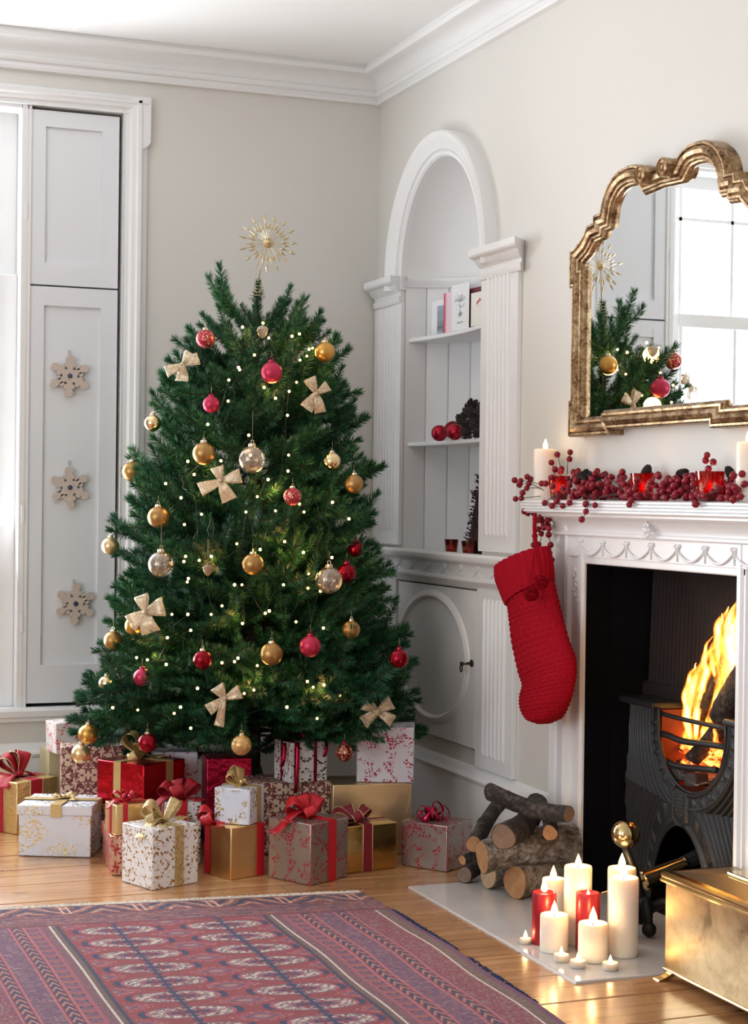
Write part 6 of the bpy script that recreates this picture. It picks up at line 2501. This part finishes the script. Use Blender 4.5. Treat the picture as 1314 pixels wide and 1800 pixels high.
def rib(i, j, m):
    return .0085 * (abs(cos(j / nA * pi * 26)) - .3) + (.003 * sin(pi * min(1, i / m * 1.0)))


MB().grid(st_rows(cuL, cuR, rib, .044), closed_v=True, cap0=True, cap1=True).build('cuff', M_knit, stk, smooth=180)
lp = [atX(940, 903, SXP + .025), atX(939, 925, SXP), atX(940, 945, SXP), atX(942, 962, SXP)]
MB().tube([p - so for p in catmull(lp, 16)], .0058, 8, flat=.6).build('hanging_loop', M_knit, stk, smooth=180)
for pts in ([(941, 962), (936, 985), (933, 1010), (932, 1036)], [(945, 960), (941, 985), (945, 1005), (949, 1018)]):
    P = [atX(px, py, SXP - .056) - so for px, py in pts]
    MB().tube(catmull(P, 20), .0026, 6).build('cord', M_knit, stk, smooth=180)
for px, py, r in ((950, 1024, 13), (933, 1044, 13)):
    P = atX(px, py, SXP - .066)
    k = r * depth_of(P) / FPX
    mb = MB().ball((0, 0, 0), k * .9, 14, 10)
    fr_ = np.random.default_rng(px)
    for q in range(650):
        d = fr_.normal(size=3); d /= np.linalg.norm(d)
        mb.tube([d * k * .6, d * k * (.95 + .14 * fr_.random()) + fr_.normal(size=3) * k * .06], [.0011, .0008], 3, cap=False)
    mb.build('pompom', M_knit, stk, smooth=180, loc=P - so)

# ================================================================== logs stacked on the hearth
Zl = lambda px, py, z: atZ(px, py, z)
LG = [
    ((905, 1551, .052), (1045, 1522, .052), .045, B_birch, C_tan, 'thick birch log at the front bottom of the stack, cut end forward', 0),
    ((857, 1537, .048), (960, 1524, .048), .040, B_birch, C_pale, 'birch log with a pale split end, bottom of the stack beside the front one', 0),
    ((847, 1507, .125), (1010, 1480, .150), .043, B_grey, C_tan, 'long grey log lying across the two birch logs', 0),
    ((884, 1472, .205), (944, 1412, .215), .034, B_dark, C_dark, 'stubby dark log pointing forward on top of the grey log', 0),
    ((832, 1484, .150), (893, 1402, .215), .023, B_dark, C_tan, 'slim dark log leaning at the alcove side with an orange cut end', 0),
    ((966, 1464, .205), (942, 1408, .210), .021, B_dark, C_tan, 'short slim log with an orange cut end near the surround leg', 0),
    ((860, 1391, .285), (1000, 1431, .265), .024, B_dark, C_dark, 'crooked log laid crosswise on the very top of the stack', 0),
    ((812, 1512, .085), (862, 1496, .095), .014, B_dark, C_tan, 'thin stick with a round pale end poking out beside the silver parcel', 0),
    ((816, 1538, .030), (880, 1514, .030), .024, B_dark, C_dark, 'small dark log at the bottom corner of the stack beside the parcel', 0),
    ((905, 1459, .120), (985, 1455, .120), .030, B_dark, C_dark, 'dark log at the back of the stack in the shadow', 0),
]
for k, (a, b, r, bk, ct, lab, _) in enumerate(LG):
    log_mesh(Zl(*a), Zl(*b), r, bk, ct, 'firewood_log', lab, 'log', 'logs stacked on the hearth', seed=40 + k, knots=3 if k in (2, 3, 6) else 1, rend=r * (1.15 if k == 2 else .9))

# ================================================================== candles on the hearth
HZ = .0068


def pillar(cx, by, w_, top, label, mat, fl_px=None, group='pillar candles on the hearth', power=.19, dent=.5):
    P = atZ(cx, by - .2 * w_ / 2, HZ)
    k = depth_of(P) / FPX
    r = w_ / 2 * k
    h = atD(cx, top, depth_of(P))[2] - HZ
    t = thing('pillar_candle', label, 'candle', P, random.uniform(0, 6), group)
    MB().lathe([(0, 0), (r * .96, 0), (r, .003), (r, h - .006), (r * .96, h - .001), (r * .82, h), (r * .6, h - .006 * dent), (r * .3, h - .012 * dent), (0, h - .014 * dent)], 36).build('wax', mat, t, smooth=50)
    fh = (30 if fl_px is None else fl_px) * k
    flame_at(t, (0, 0, h - .012 * dent), fh * .74, power, wick=.007)
    return t


pillar(1094, 1684, 53, 1541, 'tall ivory pillar candle nearest the brass box', M_wax, 36)
pillar(1091, 1652, 50, 1524, 'tall ivory pillar candle directly behind the tall one by the brass box', M_wax, 36)
pillar(1014, 1662, 49, 1521, 'tall ivory pillar candle in the middle, behind the two red ones', M_wax, 30)
pillar(971, 1634, 40, 1543, 'ivory pillar candle at the back, close to the logs', M_wax, 32)
pillar(955, 1662, 43, 1567, 'dark red pillar candle at the outer side with a wide flame', M_waxr, 34)
pillar(1032, 1674, 43, 1568, 'dark red pillar candle between the ivory ones with a small flame', M_waxr, 16, dent=1.1)
pillar(973, 1676, 50, 1606, 'short ivory pillar candle in front of the outer red candle', M_wax, 34)
pillar(1041, 1693, 52, 1621, 'short ivory pillar candle in front of the inner red candle', M_wax, 40)
for cx, by, w_, lab in ((923, 1661, 20, 'tealight apart from the group, nearest the rug'), (986, 1692, 27, 'tealight before the short candle on the rug side'), (1015, 1703, 28, 'tealight between the two short ivory candles'), (1072, 1707, 28, 'tealight closest to the brass box')):
    P = atZ(cx, by - 3, HZ)
    k = depth_of(P) / FPX
    r = w_ / 2 * k
    t = thing('tealight', lab, 'candle', P, group='tealights on the hearth')
    h = r * .9
    MB().lathe([(0, 0), (r, 0), (r, h), (r * .93, h), (r * .93, h * .75), (r * .9, h * .72)], 26).build('cup', M_tin, t, smooth=40)
    MB().lathe([(0, .001), (r * .92, .001), (r * .92, h * .78), (0, h * .74)], 24).build('wax', M_wax, t, smooth=40)
    flame_at(t, (0, 0, h * .74), 15 * k, .04, wick=.004)

# ================================================================== hearth tools
M_brass = G('aged_brass')
p_ = M_brass.obj()
n_ = M_brass.noise(p_, 7., 5, .6, dist=.8)
n2_ = M_brass.noise(p_, 60., 4, .6)
M_brass.set(M_brass.ramp(M_brass.m('MULTIPLY_ADD', n2_, .25, M_brass.m('MULTIPLY', n_, .75)), [(.32, (.26, .18, .085)), (.48, (.47, .36, .20)), (.62, (.60, .49, .30)), (.75, (.68, .58, .40))]), M_brass.m('MULTIPLY_ADD', n_, .30, .16), 1.)
M_brass.bump(n_, .05, .01)
M_brass = M_brass.mat
M_pol = plain('polished_brass', (.60, .45, .22), .16, 1., var=.25, vscale=30)
M_fe = plain('black_wrought_iron', (.012, .012, .014), .45, .4, bump=.3, bscale=90)
B0 = atZ(1140, 1648, HZ)
and_ = thing('andiron', 'black iron fire dog with ball feet and a brass ball finial', 'fire dog', B0)
bd_ = depth_of(B0)
fin = atD(1099, 1466, bd_ + .05) - B0
r = 25.5 * bd_ / FPX
MB().ball((0, 0, 0), r, 32, 20).build('brass_ball', M_pol, and_, smooth=180, loc=fin)
top = fin - np.array([0, 0, r * .95])
MB().tube(catmull([top, top + np.array([.012, -.02, -.05]), fin + np.array([.03, -.03, -.16]), fin + np.array([.035, -.02, -.215])], 14), [.010] * 5 + [.012] * 6 + [.017] * 4, 10).build('shaft', M_fe, and_, smooth=180)
jn = fin + np.array([.035, -.02, -.205])
for (q, nm) in (((0, 0, .020), 'front'), ((.05, .13, .018), 'side'), ((.085, -.09, .020), 'far')):
    q = np.array(q)
    MB().tube(catmull([jn, jn + (q - jn) * .45 + np.array([0, 0, .055]), q + (jn - q) * .16 + np.array([0, 0, .03]), q], 16), [.013] * 12 + [.011] * 5, 10).build('leg', M_fe, and_, smooth=180)
    MB().ball(tuple(q), .0185, 16, 12).build('ball_foot', M_fe, and_, smooth=180)
# hearth brush lying across
ba, bb, bc = atD(1128, 1549, bd_ + .06), atD(1202, 1517, bd_ + .10), atD(1246, 1499, bd_ + .12)
br = thing('hearth_brush', 'brass-sleeved hearth brush with black bristles lying before the grate', 'brush', ba)
k = bd_ / FPX
ax = (bb - ba) / np.linalg.norm(bb - ba)
Lh = np.linalg.norm(bb - ba)
MB().lathe([(.0, -.002), (17 * k, .0), (18.5 * k, .004), (17 * k, .010), (14.5 * k, Lh * .5), (12.5 * k, Lh * .92), (13.5 * k, Lh), (.0, Lh)], 24, axis=ax).build('brass_sleeve', M_pol, br, smooth=40)
mb = MB()
fr_ = np.random.default_rng(3)
dv = (bc - ba) - ax * Lh
for q in range(420):
    a = fr_.uniform(0, 6.28); rr_ = 11.5 * k * sqrt(fr_.random())
    e = np.array([cos(a) * rr_ * .6, sin(a) * rr_ * .6, sin(a * 1.3) * rr_])
    s = ax * (Lh - .004) + e
    mb.tube([s, s + dv * (.75 + .3 * fr_.random()) + e * .35], [.0009, .0006], 3, cap=False)
tag(mb.build('bristles', plain('black_bristle', (.012, .011, .011), .7), br, smooth=0), kind='stuff')
hd = atD(1058, 1571, bd_ + .02) - ba
MB().tube([(0, 0, 0), hd * .5, hd], .0042, 8).build('rod', M_pol, br, smooth=180)
M_ashh = plain('speckled_ash', (.22, .21, .21), .95, var=.7, vscale=260, bump=.7, bscale=200)
# brass box at the frame's edge
BX0, BX1, BY0, BY1 = -.262, -.080, -2.545, -3.02
bx = thing('brass_box', 'brass log box with hipped lid and splayed feet at the hearth corner', 'box', ((BX0 + BX1) / 2, (BY0 + BY1) / 2, 0))
ox_, oy_ = (BX0 + BX1) / 2, (BY0 + BY1) / 2
hx, hy = (BX1 - BX0) / 2, (BY0 - BY1) / 2
MB().box(-hx, hx, -hy, hy, .030, .228).build('body', M_brass, bx, smooth=0, bevel=.003)
MB().box(-hx - .004, hx + .004, -hy - .004, hy + .004, .024, .032).build('base_moulding', M_pol, bx, smooth=0, bevel=.003)
prof = [(0, .226), (.008, .228), (.010, .233), (.006, .237), (.008, .242), (.008, .247), (.002, .252), (-.010, .254)]
rows = []
for o_, z in prof:
    rows.append([(-hx - o_, -hy - o_, z), (hx + o_, -hy - o_, z), (hx + o_, hy + o_, z), (-hx - o_, hy + o_, z)])
MB().grid(rows, closed_v=True).build('lid_moulding', M_pol, bx, smooth=0)
M_lid = plain('dark_reflecting_brass', (.46, .38, .25), .34, 1., var=.2, vscale=12)
i_ = .010
j_ = .16
mb = MB().add([(-hx + i_, -hy + i_, .253), (hx - i_, -hy + i_, .253), (hx - i_, hy - i_, .253), (-hx + i_, hy - i_, .253), (-.018, -hy + j_, .272), (.018, -hy + j_, .272), (.018, hy - j_, .272), (-.018, hy - j_, .272)],
              [(0, 1, 5, 4), (1, 2, 6, 5), (2, 3, 7, 6), (3, 0, 4, 7), (4, 5, 6, 7)])
mb.build('lid', M_lid, bx, smooth=0)
MB().box(-.026, .026, -hy + j_ - .01, hy - j_ + .01, .271, .279).build('lid_handle', M_pol, bx, smooth=0, bevel=.004)
for sx in (-1, 1):
    for sy in (-1, 1):
        rows = []
        for z, o_, w_ in ((.026, -.012, .022), (.018, -.006, .019), (.010, .006, .020), (.004, .018, .025), (.0, .020, .026)):
            cx_, cy_ = sx * (hx - .008 + o_ * .7), sy * (hy - .008 + o_ * .7)
            rows.append([(cx_ - w_ * .55, cy_ - w_ * .55, z), (cx_ + w_ * .55, cy_ - w_ * .55, z), (cx_ + w_ * .55, cy_ + w_ * .55, z), (cx_ - w_ * .55, cy_ + w_ * .55, z)])
        MB().grid(rows, closed_v=True, cap0=True, cap1=True).build('foot', M_pol, bx, smooth=0, bevel=.0015)
